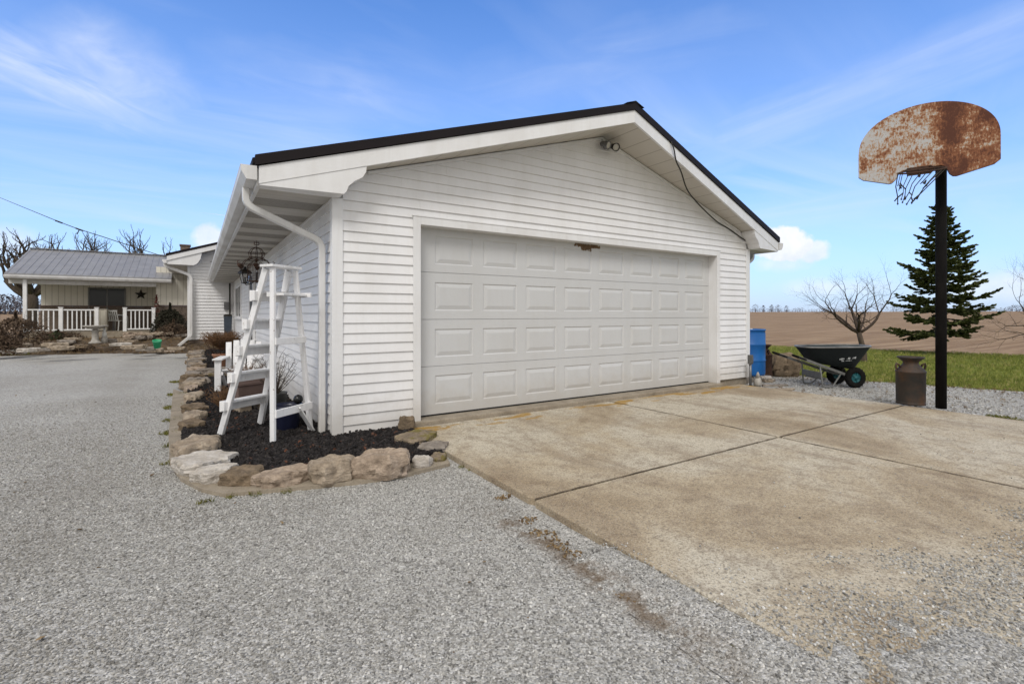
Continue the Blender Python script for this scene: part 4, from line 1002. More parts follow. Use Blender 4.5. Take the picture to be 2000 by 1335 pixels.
# wire basket urn with rusty plant
q=Vector((.50,13.2,-.12)); t_=thing('plant_urn','tall terracotta urn topped by a wide basket of rusty dried foliage','planter',q)
mb=MB(); mb.lathe([(.12,0),(.14,.03),(.19,.42),(.22,.45),(.21,.48),(.17,.48),(.10,.1),(.001,.1)],q,28); mb.build('urn',M['terracotta'],t_)
mb=MB()
for k in range(14):
    a=2*math.pi*k/14; mb.tube([q+Vector((math.cos(a)*r_,math.sin(a)*r_,z_)) for r_,z_ in ((.18,.48),(.27,.60),(.36,.80))],.006,5)
for r_,z_ in ((.27,.6),(.36,.8)): mb.tube([q+Vector((math.cos(a)*r_,math.sin(a)*r_,z_)) for a in [2*math.pi*k/20 for k in range(21)]],.008,5)
mb.build('basket',M['rust_dark'],t_)
mb=MB(); twigs(mb,q+Vector((0,0,.55)),300,.40,.46,.011,rg); mb.build('dried_foliage',M['dry_plant'],t_)
q=Vector((.8,15.6,.05)); t_=thing('blue_recycling_bin','dark grey blue bin standing in the corner by the house wall','bin',Vector((.93,20.2,.0)))
mb=MB(); mb.loft([[Vector((.93+sx*w,20.2+sy*w,z)) for sx,sy in ((-1,-1),(1,-1),(1,1),(-1,1))] for w,z in ((.10,.0),(.125,1.15),(.13,1.16),(.13,1.2))]); mb.build('body',simple('bin_plastic',(.05,.065,.085),None,5,.5),t_,bevel=.01)
mb=MB(); mb.loft([[Vector((.93+sx*w,20.2+sy*w,z)) for sx,sy in ((-1,-1),(1,-1),(1,1),(-1,1))] for w,z in ((.135,1.202),(.135,1.23),(.08,1.28))]); mb.build('lid',M['black'],t_)
# ---------------------------------------------------------------- wall lantern and hanging wire plant holder
q=Vector((.90,12.35,2.12)); t_=thing('wall_lantern','black carriage lantern mounted on the side wall near the dark door','lantern',(XL-.02,12.35,2.1))
mb=MB(); mb.box((XL-.04,12.28,1.98),(XL-.017,12.42,2.22)); mb.tube([(XL-.03,12.35,2.05),(1.02,12.35,1.96),(.92,12.35,1.93),(.90,12.35,1.96)],.012,6); mb.build('bracket',M['black'],t_)
def ring4(w,z,n=6): return [q+Vector((math.cos(2*math.pi*k/n)*w,math.sin(2*math.pi*k/n)*w,z)) for k in range(n)]
mb=MB(); mb.loft([ring4(.145,.06),ring4(.13,.10),ring4(.07,.155),ring4(.035,.165),ring4(.03,.20),ring4(.005,.22)]); mb.build('cap',M['black'],t_)
mb=MB()
for k in range(6):
    a=2*math.pi*k/6; mb.beam(q+Vector((math.cos(a)*.115,math.sin(a)*.115,.06)),q+Vector((math.cos(a)*.065,math.sin(a)*.065,-.15)),.012,.012)
mb.loft([ring4(.075,-.16),ring4(.075,-.14)]); mb.tube([q+Vector((0,0,-.15)),q+Vector((0,0,-.02))],.018,8); mb.build('cage',M['black'],t_)
gl=NT('lantern_glass'); M['lglass']=gl.out((.85,.86,.84),.06,None,**{'Transmission_Weight':.9,'Alpha':.5}); 
mb=MB(); mb.loft([ring4(.105,.055),ring4(.058,-.14)],cap0=False,cap1=False); mb.build('glass',M['lglass'],t_)
hk=Vector((.80,8.75,2.45)); t_=thing('hanging_wire_basket','rusty wire scrollwork plant hanger suspended from the eave soffit','plant hanger',hk)
mb=MB(); mb.tube([hk,hk-Vector((0,0,.10))],.0042,5); 
for s in (-1,1): mb.tube([hk+Vector((s*.0,0,-.03)),hk+Vector((s*.03,.01,-.02)),hk+Vector((s*.035,.01,-.06)),hk+Vector((s*.005,0,-.07))],.007,5)
c0=hk-Vector((0,0,.10))
for k in range(8):
    a=2*math.pi*k/8; v=Vector((math.cos(a),math.sin(a),0))
    mb.tube([c0,c0+v*.07-Zu*.03,c0+v*.12-Zu*.10,c0+v*.10-Zu*.17,c0+v*.13-Zu*.21],.0045,5)
for r_,z_ in ((.12,-.10),(.10,-.17),(.13,-.21)): mb.tube([c0+Vector((math.cos(a)*r_,math.sin(a)*r_,z_)) for a in [2*math.pi*k/24 for k in range(25)]],.0042,5)
mb.build('crown',M['rust_dark'],t_)
mb=MB()
for k in range(6):
    a=2*math.pi*k/6+.4; v=Vector((math.cos(a),math.sin(a),0)); b=c0-Zu*.21
    mb.tube([b,b+v*.10+Zu*.02,b+v*.18-Zu*.01,b+v*.24-Zu*.10,b+v*.29-Zu*.10,b+v*.30-Zu*.04,b+v*.27-Zu*.03],.0055,5)
    e=b+v*.26-Zu*.11; mb.lathe([(.012,-.03),(.035,0),(.04,.03),(.03,.03),(.001,.005)],e,10)
mb.build('scroll_arms',M['rust_dark'],t_)
mb=MB(); b=c0-Zu*.24
for k in range(16):
    a=2*math.pi*k/16; v=Vector((math.cos(a),math.sin(a),0)); mb.tube([b+v*.06,b+v*.13-Zu*.06,b+v*.13-Zu*.30],.0028,4)
for z_ in (.06,.10,.14,.18,.22,.26,.30): mb.tube([b+Vector((math.cos(a)*.13,math.sin(a)*.13,-z_)) for a in [2*math.pi*k/20 for k in range(21)]],.0028,4)
mb.lathe([(.13,-.305),(.13,-.315),(.001,-.315)],b,16); mb.build('cage',M['rust_dark'],t_)
# ---------------------------------------------------------------- floodlight and cable
q=Vector((4.84,5.02,3.66)); fl=thing('floodlight','twin head floodlight fixed under the garage gable peak','floodlight',q)
mb=MB(); mb.lathe([(.001,0),(.055,0),(.055,.035),(.03,.045),(.001,.045)],q+Vector((0,.04,0)),16,M=Matrix.Rotation(math.radians(90),3,'X')); mb.build('mount',M['black'],fl)
for sx_ in (-1,1):
    R=(Matrix.Rotation(math.radians(28*sx_),3,'Y')@Matrix.Rotation(math.radians(118),3,'X'))
    c=q+Vector((.085*sx_,-.05,-.03)); mb=MB(); mb.lathe([(.020,-.08),(.035,-.06),(.040,-.02),(.056,.05),(.058,.065),(.05,.066),(.048,.05)],c,20,M=R); mb.tube([q+Vector((0,.0,0)),q+Vector((.05*sx_,-.02,-.005)),c],.012,6); hd=mb.build('lamp_head',M['grey_metal'] if sx_<0 else M['black'],fl)
    mb=MB(); mb.lathe([(.001,.062),(.03,.060),(.048,.052)],c,20,M=R,cap=False); mb.build('lens',simple('frosted_lens',(.55,.53,.48),None,9,.3),hd)
mb=MB(); pts=[(5.60,4.535,3.70),(5.655,4.53,3.60),(5.74,4.56,3.46),(5.95,4.64,3.36),(6.25,4.77,3.18),(6.6,4.88,3.07),(7.05,4.99,2.95),(7.40,5.06,2.86),(7.52,5.072,2.83),(7.8,5.075,2.76),(8.1,5.075,2.66),(8.28,5.07,2.60)]
out=[]; P=[Vector(p) for p in pts]
for i in range(len(P)-1):
    a=P[max(i-1,0)];b=P[i];c=P[i+1];d=P[min(i+2,len(P)-1)]
    for k in range(5):
        u=k/5; out.append(.5*((2*b)+(c-a)*u+(2*a-5*b+4*c-d)*u*u+(3*b-a-3*c+d)*u**3))
out.append(P[-1]); mb.tube(out,.010,6); tag(mb.build('cable',M['black'],base=P[0]),'black cable drooping from the right rake down to the garage wall','cable')
# conduit with box by the corner
q=G(1446,751,-.0); q=Vector((8.20,4.93,.0)); t_=thing('outlet_post','grey metal pipe with a small electrical box before the right corner','outlet post',q)
mb=MB(); mb.tube([q,q+Vector((0,0,.42))],.022,10); mb.build('pipe',M['grey_metal'],t_)
mb=MB(); mb.box((q.x-.04,q.y-.03,.40),(q.x+.04,q.y+.03,.56)); mb.box((q.x-.032,q.y-.04,.42),(q.x+.032,q.y-.031,.54)); mb.build('outlet_box',M['grey_pot'],t_,bevel=.005)
# ---------------------------------------------------------------- basketball goal
w_=Vector((-.38,.925,0)).normalized(); nrm=Vector((-.925,-.38,0)).normalized()
def cam2w(L,Dp,z): return Vector((RX*L+FX*Dp,RY*L+FY*Dp,z))
bc=cam2w(5.21,6.14,0); pb=G(1838,797,.05)
pole=pb.copy()
bg_=thing('basketball_goal','rust covered fan shaped basketball goal on a dark round pole','basketball goal',(pole.x,pole.y,.05),math.atan2(w_.y,w_.x)-math.pi/2)
mb=MB(); mb.tube([pole+Zu*0,pole+Zu*3.26],.058,24); mb.lathe([(.06,0),(.05,.02),(.001,.02)],(pole.x,pole.y,3.31),24); mb.build('pole',M['dark_pole'],bg_)
zB=2.98
def bpt(s,z,o=0): return bc+w_*s+nrm*o+Vector((0,0,z))
out=[]
hw=.685
# outline: s across, z up
for k in range(0,41):
    a=math.pi*k/40; out.append((-hw*math.cos(a)*1.0, zB+.42+ (.535)*math.sin(a)**.92))
out=[(-hw,zB+.13)]+[(-hw-.0,zB+.30)]+out+[(hw,zB+.30),(hw,zB+.13),(hw-.05,zB+.085),(.36,zB-.005),(.33,zB),(.295,zB+.035),(.25,zB+.13),(.20,zB+.15),(-.16,zB+.15),(-.20,zB+.12),(-.235,zB+.03),(-.265,zB),(-.30,zB-.005),(-hw+.05,zB+.085)]
mb=MB(); fr_=[bpt(s,z,0) for s,z in out]; bk=[bpt(s,z,-.014) for s,z in out]; mb.loft([fr_,bk]); 
bd=mb.build('backboard',M['board'],bg_)
mb=MB(); cen=(0,zB+.45); n=len(out)     # folded steel flange behind the edge
for (s,z),(s2,z2) in zip(out,out[1:]+out[:1]):
    i=lambda s,z:(s+(cen[0]-s)*.02,z+(cen[1]-z)*.02)
    a,b=i(s,z),i(s2,z2)
    mb.loft([[bpt(s,z,-.0145),bpt(s2,z2,-.0145),bpt(b[0],b[1],-.0145),bpt(a[0],a[1],-.0145)],[bpt(s,z,-.045),bpt(s2,z2,-.045),bpt(b[0],b[1],-.045),bpt(a[0],a[1],-.045)]])
mb.build('edge_flange',M['rust_dark'],bd)
mb=MB(); tp=Vector((pole.x,pole.y,3.24)); 
mb.beam(tp+nrm*.05,bpt(.0,zB+.20,-.05),.09,.06); mb.beam(Vector((pole.x,pole.y,3.29)),bpt(.25,zB+.30,-.05),.03,.05); mb.beam(Vector((pole.x,pole.y,3.29)),bpt(-.2,zB+.30,-.05),.03,.05); mb.beam(bpt(-.2,zB+.17,-.03),bpt(.32,zB+.17,-.03),.03,.05); mb.build('mounting_arm',M['rust_dark'],bg_)
# drooping rim in front of the notch
hinge=bpt(.06,zB+.135,.0); ra=.228; dro=math.radians(-17)
ax=(nrm*math.cos(dro)+Zu*math.sin(dro))
rc=hinge+ax*(ra+.07)
mb=MB(); mb.tube([rc+w_*ra*math.cos(a)+ax*ra*math.sin(a) for a in [2*math.pi*k/40 for k in range(41)]],.010,8)
mb.beam(hinge-ax*.0+w_*.10,rc-ax*ra*.80+w_*.13,.012,.05); mb.beam(hinge-w_*.10,rc-ax*ra*.80-w_*.13,.012,.05); mb.beam(hinge+w_*.12-Zu*.02,hinge-w_*.12-Zu*.02,.02,.10)
mb.tube([hinge-Zu*.02,hinge+ax*.03-Zu*.09,rc-ax*ra],.014,6)
rim=mb.build('rim',M['rust_dark'],bg_)
mb=MB(); rg=random.Random(8)
for k in range(11):     # torn net, strings gathered and blown aside
    a=2*math.pi*k/11; s=rc+w_*ra*math.cos(a)+ax*ra*math.sin(a)
    e=rc+w_*(.16+.07*math.cos(a))+ax*.10*math.sin(a)+Vector((0,0,-.36+rg.uniform(-.03,.03)))
    m=(s+e)/2+w_*.02+Vector((0,0,rg.uniform(-.03,.03))); m2=s.lerp(e,.78)
    if k%3==1: e=s.lerp(e,.45); m2=s.lerp(e,.8)
    mb.tube([s,s.lerp(m,.6),m,m2,e],.0055,4)
    mb.tube([m2,m2+Vector((rg.uniform(-.05,.05),rg.uniform(-.05,.05),-.05))],.008,4); mb.lathe([(.001,-.014),(.012,0),(.001,.014)],e,6)
mb.build('net',M['black'],rim)
# ---------------------------------------------------------------- milk cans
def milkcan(loc,h,r,label,mat,rz=0):
    t=thing('milk_can',label,'milk can',loc,rz); k=h/.64; q=r/.16; Z0=Vector((0,0,0))
    pf=[(.145,0),(.160,.004),(.160,.02),(.155,.03),(.158,.05),(.162,.43),(.168,.435),(.168,.448),(.160,.455),(.152,.468),(.100,.525),(.086,.545),(.086,.575),(.094,.582)]
    mb=MB(); mb.lathe([(a*q,b*k) for a,b in pf],Z0,40); mb.build('body',mat,t,world=False)
    mb=MB(); mb.lathe([(a*q,b*k) for a,b in ((.096,.583),(.102,.588),(.138,.622),(.150,.628),(.150,.640),(.142,.643),(.118,.622),(.001,.615))],Z0,40); mb.build('lid',mat,t,world=False)
    for s in (-1,1):
        P=[Vector((s*(a)*q,0,b*k)) for a,b in ((.128,.50),(.150,.535),(.178,.55),(.186,.52),(.180,.485),(.160,.470))]
        mb=MB(); mb.tube(P,.013*q,8); mb.build('handle',mat,t,world=False)
    return t
p=G(1793,792,.05); 
mc=milkcan((p.x+.06,p.y+.10,.052),.645,.163,'rusty brown milk can standing against the basketball pole',M['can'],math.radians(-38))
mq=D(1491,613,9.9); milkcan((mq.x,mq.y,.0),.66,.16,'dark rusty milk can half hidden behind the blue drum',M['rust_dark'],1.1)
# blue drum on blocks
q=Vector((8.91,5.38,.115)); dr=thing('plastic_drum','tall blue plastic drum at the right corner of the garage','drum',q)
pf=[(.24,0),(.27,.015),(.277,.05),(.279,.25),(.279,.27),(.286,.28),(.286,.30),(.279,.31),(.280,.57),(.287,.58),(.287,.60),(.280,.61),(.279,.80),(.270,.845),(.285,.85),(.285,.875),(.262,.88),(.25,.862),(.001,.858)]
mb=MB(); mb.lathe(pf,q,48); mb.build('shell',M['blue_drum'],dr)
mb=MB(); mb.lathe([(.03,.858),(.03,.885),(.001,.885)],q+Vector((-.14,-.05,0)),14); mb.lathe([(.03,.858),(.03,.885),(.001,.885)],q+Vector((.14,.05,0)),14); mb.build('bung',M['plastic_white'],dr)
for i,(x,y,w,d,h,z,m,l) in enumerate(((8.62,5.30,.34,.26,.10,0,'st_grey','grey block under the left side of the blue drum'),(9.02,5.13,.36,.28,.055,0,'st_tan','lower flat tan stone under the right side of the blue drum'),(9.02,5.16,.34,.26,.055,.057,'st_white','upper flat pale stone under the right side of the blue drum'),(8.80,5.62,.4,.25,.11,0,'st_brown','brown block under the back of the blue drum'))):
    rock('support_stone',(x,y,z),w,d,h,.1*i,M[m],500+i,l,'stones under the drum',flat=True)
# broken cast stone fragment
q=G(1480,755,.0); t_=thing('concrete_rabbit','weathered grey concrete rabbit shape lying by the corner of the garage','garden ornament',q,.5)
mb=MB(); mb.lathe([(.001,0),(.08,.01),(.095,.06),(.075,.13),(.045,.17),(.001,.185)],(0,0,0),16,M=Matrix.Diagonal((1.25,.8,1)).to_3x3()); mb.build('body',M['conc_stone'],t_,world=False,subd=1)
for s in (-1,1):
    mb=MB(); mb.tube([(s*.02,0,.15),(s*.06,0,.20),(s*.10,0,.245)],[.022,.030,.012],8); mb.build('ear',M['conc_stone'],t_,world=False)
rock('paving_fragment',G(1405+118,762,.0)+Vector((0,0,0)),.55,.16,.03,-.45,M['st_tan'],520,'thin tan stone lying on gravel near the wheelbarrow',flat=True)
rock('paving_fragment',Vector((8.6,4.72,.0)),.5,.12,.035,-.5,M['st_grey'],521,'long grey stone strip beside the slab at the garage corner',flat=True)
p=G(1541,736,0); rock('boulder',(p.x+.10,p.y+.18,-.03),.72,.5,.45,-.55,M['st_brown'],78,'large grey brown boulder behind the wheelbarrow handles',None,cat='boulder')
# ---------------------------------------------------------------- wheelbarrow (local x toward wheels, y to the far side)
O=Vector((9.67,4.07,.004)); wb=thing('wheelbarrow','black tub wheelbarrow with two wheels parked on the gravel','wheelbarrow',O,math.atan2(-.52,.85))
def rr_ring(x0,x1,w,z0,z1,n=40,e=3.2,wf=1.0):
    R=[]; cx=(x0+x1)/2; rx=(x1-x0)/2
    for j in range(n):
        a=2*math.pi*j/n; c,s=math.cos(a),math.sin(a)
        x=cx+rx*math.copysign(abs(c)**(2/e),c); y=w*math.copysign(abs(s)**(2/e),s)*(1-.12*(1 if c>0 else .3)*abs(c)); t=(x-x0)/(x1-x0)
        R.append(Vector((x,y,z0+(z1-z0)*t)))
    return R
rings=[rr_ring(-.60,.10,.18,.42,.30),rr_ring(-.63,.14,.21,.44,.33),rr_ring(-.72,.26,.28,.58,.52),rr_ring(-.80,.385,.34,.690,.705),rr_ring(-.80,.39,.342,.695,.712)]
mb=MB(); mb.loft(rings,True,True,False,True); tub=mb.build('tub',M['tub'],wb,world=False)
mb=MB(); mb.loft([rr_ring(-.79,.38,.335,.690,.706),rr_ring(-.71,.25,.27,.585,.53),rr_ring(-.61,.12,.20,.455,.35),rr_ring(-.57,.08,.15,.435,.325)],True,False,True,True); mb.build('tub_inside',M['tub_in'],tub,world=False)
mb=MB(); a=rr_ring(-.80,.39,.342,.698,.714); mb.tube(a+[a[0]],.014,8,caps=False); mb.build('tub_rim',M['rim_grey'],tub,world=False)
for s in (-1,1):
    mb=MB(); mb.beam((-1.00,s*.29,.535),(-.05,s*.20,.20),.035,.045); mb.beam((-.06,s*.20,.205),(.02,s*.15,.19),.03,.04); fr=mb.build('handle_rail',M['rail_grey'],wb,world=False,bevel=.006)
    mb=MB(); mb.tube([(-.86,s*.277,.486),(-.90,s*.281,.500),(-1.10,s*.30,.570),(-1.12,s*.302,.577)],[.021,.024,.021,.012],12); mb.build('grip',M['rubber'],fr,world=False)
    mb=MB(); P=smoothpath([(-.60,s*.25,.40),(-.56,s*.27,.012),(-.40,s*.27,.012),(-.20,s*.215,.25)],.035); mb.tube(P,.013,8); mb.build('leg',M['rail_grey'],wb,world=False)
    mb=MB(); mb.tube([(.02,s*.10,.20),(.16,s*.15,.47)],.011,8); mb.build('tub_brace',M['black'],wb,world=False)
    # wheel
    prof=[(.085,-.030),(.095,-.036),(.135,-.045),(.160,-.040),(.172,-.022),(.175,0),(.172,.022),(.160,.040),(.135,.045),(.095,.036),(.085,.030)]
    c=Vector((.03,s*.235,.176)); Rx=Matrix.Rotation(math.radians(90),3,'X')
    mb=MB(); mb.lathe(prof+[prof[0]],c,40,M=Rx,cap=False)
    for k in range(36):
        a=2*math.pi*k/36; v=Vector((math.cos(a),0,math.sin(a))); u=Vector((-math.sin(a),0,math.cos(a))); sgn=1 if k%2 else -1
        mb.beam(c+v*.171+Vector((0,-.030*sgn,0)),c+v*.174+Vector((0,.010*sgn,0)),.010,.014,v)
    wh=mb.build('wheel',M['rubber'],wb,world=False)
    mb=MB(); mb.lathe([(.086,-.028),(.088,-.030),(.075,-.012),(.030,-.010),(.028,-.035),(.001,-.036)],c,28,M=Rx,cap=False); mb.lathe([(.001,.036),(.028,.035),(.030,.010),(.075,.012),(.088,.030),(.086,.028)],c,28,M=Rx,cap=False)
    for k in range(5):
        a=2*math.pi*k/5; v=Vector((math.cos(a),0,math.sin(a))); mb.beam(c+v*.02+Vector((0,-.018,0)),c+v*.08+Vector((0,-.02,0)),.014,.012)
    mb.build('hub',M['teal'],wh,world=False)
mb=MB(); mb.tube([(.03,-.27,.176),(.03,.27,.176)],.010,8); mb.build('axle',M['black'],wb,world=False)
mb=MB(); mb.beam((-.50,-.27,.15),(-.50,.27,.15),.03,.035); mb.beam((-.585,-.262,.22),(-.585,.262,.22),.02,.10); mb.build('cross_brace',M['rail_grey'],wb,world=False)
# pale decal on the near side of the tub: small leaf over two wavy strips
def tubpt(x,z,o=.004):
    t=(z-.55)/.15; w=.265+.055*t
    return Vector((x,-(w)-.012-o,z))
def side(x,z,o=.003):
    a=rings[1];b=rings[2];c=rings[3]
    best=None
    for R,Q in ((a,b),(b,c)):
        for j in range(20,40):
            for u in (0,.1,.2,.3,.4,.5,.6,.7,.8,.9,1):
                p=R[j].lerp(Q[j],u); d=(p.x-x)**2+(p.z-z)**2
                if best is None or d<best[0]: best=(d,p)
    return Vector((x,best[1].y-o,z))
mb=MB()
def strip(xa,xb,zc,h,slope=0,wave=0):
    N_=14
    for k in range(N_):
        u0=xa+(xb-xa)*k/N_; u1=xa+(xb-xa)*(k+.8)/N_
        if k%5==4 and h>.012: continue
        f=lambda u:zc+slope*(u-xa)
        hh=h*(1 if k%3 else .7)
        mb.poly([side(u0,f(u0)-hh/2),side(u1,f(u1)-hh/2),side(u1,f(u1)+hh/2),side(u0,f(u0)+hh/2)])
strip(-.26,.03,.495,.034,.10); strip(-.22,-.03,.462,.012,.06)
for k in range(5):
    a=math.pi*(.1+.2*k); c=(-.125,.520); mb.poly([side(c[0]-.008,c[1]),side(c[0]+.03*math.cos(a),c[1]+.03*math.sin(a)),side(c[0]+.008,c[1])])
mb.build('decal',M['mark'],tub,world=False)
# ---------------------------------------------------------------- trees
def grow(mb,p,d,L,r,lvl,mx,rg,spread=.6,up=.15,kids=(2,3),shr=.72,knob=False,wob=.12):
    n=4; P=[Vector(p)]; R=[r]; dd=Vector(d).normalized()
    for k in range(n):
        dd=(dd+Vector((rg.uniform(-wob,wob),rg.uniform(-wob,wob),rg.uniform(-wob,wob)+up*.25))).normalized()
        P.append(P[-1]+dd*L/n); R.append(r*(1-.32*(k+1)/n))
    if knob: R[-1]*=1.3; L*=.9
    mb[min(lvl,1)].tube(P,R,10 if lvl==0 else (6 if lvl<3 else 4),caps=True)
    if lvl>=mx: return
    kn=rg.randint(*kids)
    for k in range(kn):
        a=2*math.pi*(k+rg.uniform(-.3,.3))/kn+lvl
        o=dd.orthogonal().normalized(); o=Matrix.Rotation(a,3,dd)@o
        s=spread*rg.uniform(.7,1.25); nd=(dd*math.cos(s)+o*math.sin(s)+Vector((0,0,up))).normalized()
        grow(mb,P[-1],nd,L*shr*rg.uniform(.8,1.15),R[-1]*(.62 if not knob else .58),lvl+1,mx,rg,spread,up,kids,shr,knob,wob)
    if lvl>=1:
        for k in (1,2,3):
            if rg.random()<.75:
                o=dd.orthogonal().normalized(); o=Matrix.Rotation(rg.uniform(0,6.28),3,dd)@o
                nd=(dd*.5+o*.8+Vector((0,0,up))).normalized()
                grow(mb,P[k],nd,L*.5*rg.uniform(.6,1.1),R[k]*.42,max(lvl+1,mx-1),mx,rg,spread,up,kids,shr,knob,wob)
def baretree(name,label,base,trunk_pts,r0,limbs,mx,seed,mat,tmat,cat='tree',L=.7,spread=.55,up=.15,kids=(2,3),shr=.72,knob=False,wob=.12,group=None):
    rg=random.Random(seed); t=thing(name,label,cat,base,0,group); T=MB(); C=MB()
    b=Vector(base); P=[b+Vector(q) for q in trunk_pts]; n=len(P); T.tube([P[0]-Vector((0,0,.1))]+P,[r0*1.5]+[r0*(1.25 if k==0 else 1)*(1-.3*k/n) for k in range(n)],14)
    for (q,d,l,r) in limbs: grow([C,C],b+Vector(q),d,l,r,1,mx,rg,spread,up,kids,shr,knob,wob)
    T.build('trunk',tmat,t); C.build('crown',mat,t); return t
rV=Vector((RX,RY,0)); fV=Vector((FX,FY,0))
def cv(r,f,u): return rV*r+fV*f+Vector((0,0,u))
b=G(1686,708,-.03)
baretree('bare_tree','small leafless spreading tree on the lawn behind the wheelbarrow',b,[(0,0,0),cv(.01,0,.3),cv(-.05,0,.55),cv(-.12,.0,.82)],.075,
 [(cv(-.11,0,.80),cv(-1.0,.1,.50),.80,.042),(cv(-.12,0,.82),cv(-.30,-.4,.9),.62,.040),(cv(-.12,0,.82),cv(.15,.4,.95),.66,.042),(cv(-.10,0,.80),cv(.95,-.1,.50),.72,.040),(cv(-.12,0,.82),cv(.3,.5,.8),.5,.03),(cv(-.12,0,.82),cv(-.8,.4,.6),.72,.034),(cv(-.12,0,.82),cv(.7,.4,.7),.62,.032)],6,21,M['twig'],M['bark'],L=.5,spread=.54,up=.04,kids=(2,2),shr=.72,wob=.22)
b=D(2085,612,13.2); b.z=-.03
baretree('bare_tree','leafless tree at the right edge whose thin branches reach into view',b,[(0,0,0),cv(0,0,.4),cv(-.03,0,.8),cv(-.05,0,1.0)],.08,
 [(cv(-.04,0,.9),cv(-.95,.1,.30),.85,.04),(cv(-.04,0,.95),cv(-.8,-.4,.55),.85,.04),(cv(-.04,0,1.0),cv(-.5,.5,.95),.8,.042),(cv(-.04,0,1.0),cv(.6,-.3,.8),.8,.04),(cv(-.04,0,1.0),cv(.1,.4,1),.8,.04),(cv(-.04,0,.8),cv(-1,.3,.02),.8,.03)],6,22,M['twig'],M['bark'],spread=.5,up=.08,kids=(2,2),shr=.74,wob=.22)
# spruce
b=G(1838,692,-.03); rg=random.Random(31); sp=thing('spruce_tree','dark green spruce on the lawn behind the basketball pole','tree',b)
HT=4.85; T=MB(); T.tube([b,b+Zu*.9,b+Zu*2.5,b+Zu*(HT-.1)],[.10,.085,.055,.012],12); T.build('trunk',M['bark'],sp)
B=MB(); F=MB()
def spray(p,d,L,wd):
    # one needle spray: several slim pointed blades around the twig
    d=d.normalized(); s=d.cross(Zu)
    if s.length<1e-3: s=Vector((1,0,0))
    s.normalize(); u=s.cross(d)
    for k in range(8):
        t=rg.uniform(0,1); q=p+d*L*t; a=rg.uniform(-1.25,1.25); side_=(s*math.sin(a)*1.0+u*rg.uniform(-.35,.5)+d*.85).normalized(); l=wd*(1.3-.5*t)*rg.uniform(.7,1.3)
        o=side_.cross(u+s*.3).normalized()*.026
        F.poly([q-o,q+side_*l*.5-o*1.2,q+side_*l,q+side_*l*.5+o*1.2,q+o])
        o2=side_.cross(o).normalized()*.020
        F.poly([q-o2,q+side_*l*.5-o2*1.2,q+side_*l,q+side_*l*.5+o2*1.2,q+o2])
lv=0; z=.80
while z<HT-.12:
    t=(z-.8)/(HT-.8); R=1.46*(1-t)**.90+.05; R*=rg.uniform(.84,1.10)
    nb=rg.randint(8,10) if t<.8 else 6; ph=rg.uniform(0,6)
    for k in range(nb):
        a=ph+2*math.pi*(k+rg.uniform(-.25,.25))/nb; v=Vector((math.cos(a),math.sin(a),0)); Lb=R*rg.uniform(.62,1.15)
        droop=-.16+.50*t+rg.uniform(-.05,.05); p0=b+Zu*(z+rg.uniform(-.07,.07))
        pts=[p0+v*Lb*u+Zu*(droop*Lb*u+.18*Lb*u*u*(1 if t<.6 else .4)-.06*Lb*math.sin(u*3.14)) for u in (0,.25,.5,.75,1)]
        B.tube(pts,[.020*(1-t)+.006,.014*(1-t)+.005,.010,.006,.003],5)
        ns=max(4,int(Lb*12.5))
        for j in range(ns):
            u=.16+.84*(j+rg.random())/ns; i=min(3,int(u*4)); q=pts[i].lerp(pts[i+1],u*4-i); d=(pts[i+1]-pts[i]).normalized(); s=d.cross(Zu).normalized()
            sl=Lb*.36*(1.05-u)+.14*rg.uniform(.6,1.2); sd_=1 if (j%2) else -1
            dd=(d*.75+s*sd_*rg.uniform(.5,1.0)+Zu*rg.uniform(-.35,.12)).normalized()
            n2=max(1,int(sl/.085))
            B.tube([q,q+dd*sl],[.004,.002],3)
            for m in range(n2): spray(q+dd*sl*m/n2,dd+Zu*rg.uniform(-.1,.1),.10,.085)
        spray(pts[-1],d,.14,.08); spray(pts[3],d,.14,.09)
    z+=.35*(1-.45*t)
for k in range(6): spray(b+Zu*(HT-.25+.04*k),Zu+Vector((rg.uniform(-.4,.4),rg.uniform(-.4,.4),0)),.14,.07)
B.build('branches',M['bark'],sp); F.build('needles',M['needles'],sp)
# old pollarded trees behind the house
def pollard(px,d,zt,label,seed,sc=1.0,r0=.30,n=6,lean=0):
    b=D(px,613,d); b.z=-.05; rg=random.Random(seed); h=zt*.42
    limbs=[]
    for k in range(n):
        a=2*math.pi*k/n+seed; lr=math.cos(a)*1.0+lean; lf=math.sin(a)*.6
        limbs.append((cv(0,0,h*rg.uniform(.85,1.0)),cv(lr,lf,rg.uniform(.35,.95)),zt*.27,r0*.50))
    limbs.append((cv(0,0,h),cv(.1,0,1),zt*.25,r0*.50))
    return baretree('pollarded_tree',label,b,[(0,0,0),cv(0,0,h*.4),cv(.05,0,h*.75),cv(0,0,h)],r0,limbs,5,seed,M['dark_bark'],M['dark_bark'],spread=.60,up=.34,kids=(2,2),shr=.70,knob=True,wob=.30,group='old knobbly trees behind the porch house')
pollard(62,27,5.9,'knobbly leafless old tree rising behind the left end of the porch roof',41,r0=.30,n=7,lean=-.1)
pollard(165,33,6.9,'knobbly leafless tree behind the middle of the grey porch roof',42,r0=.26,n=6,lean=.1)
pollard(288,34,7.0,'knobbly leafless tree behind the right end of the grey porch roof',43,r0=.28,n=6)
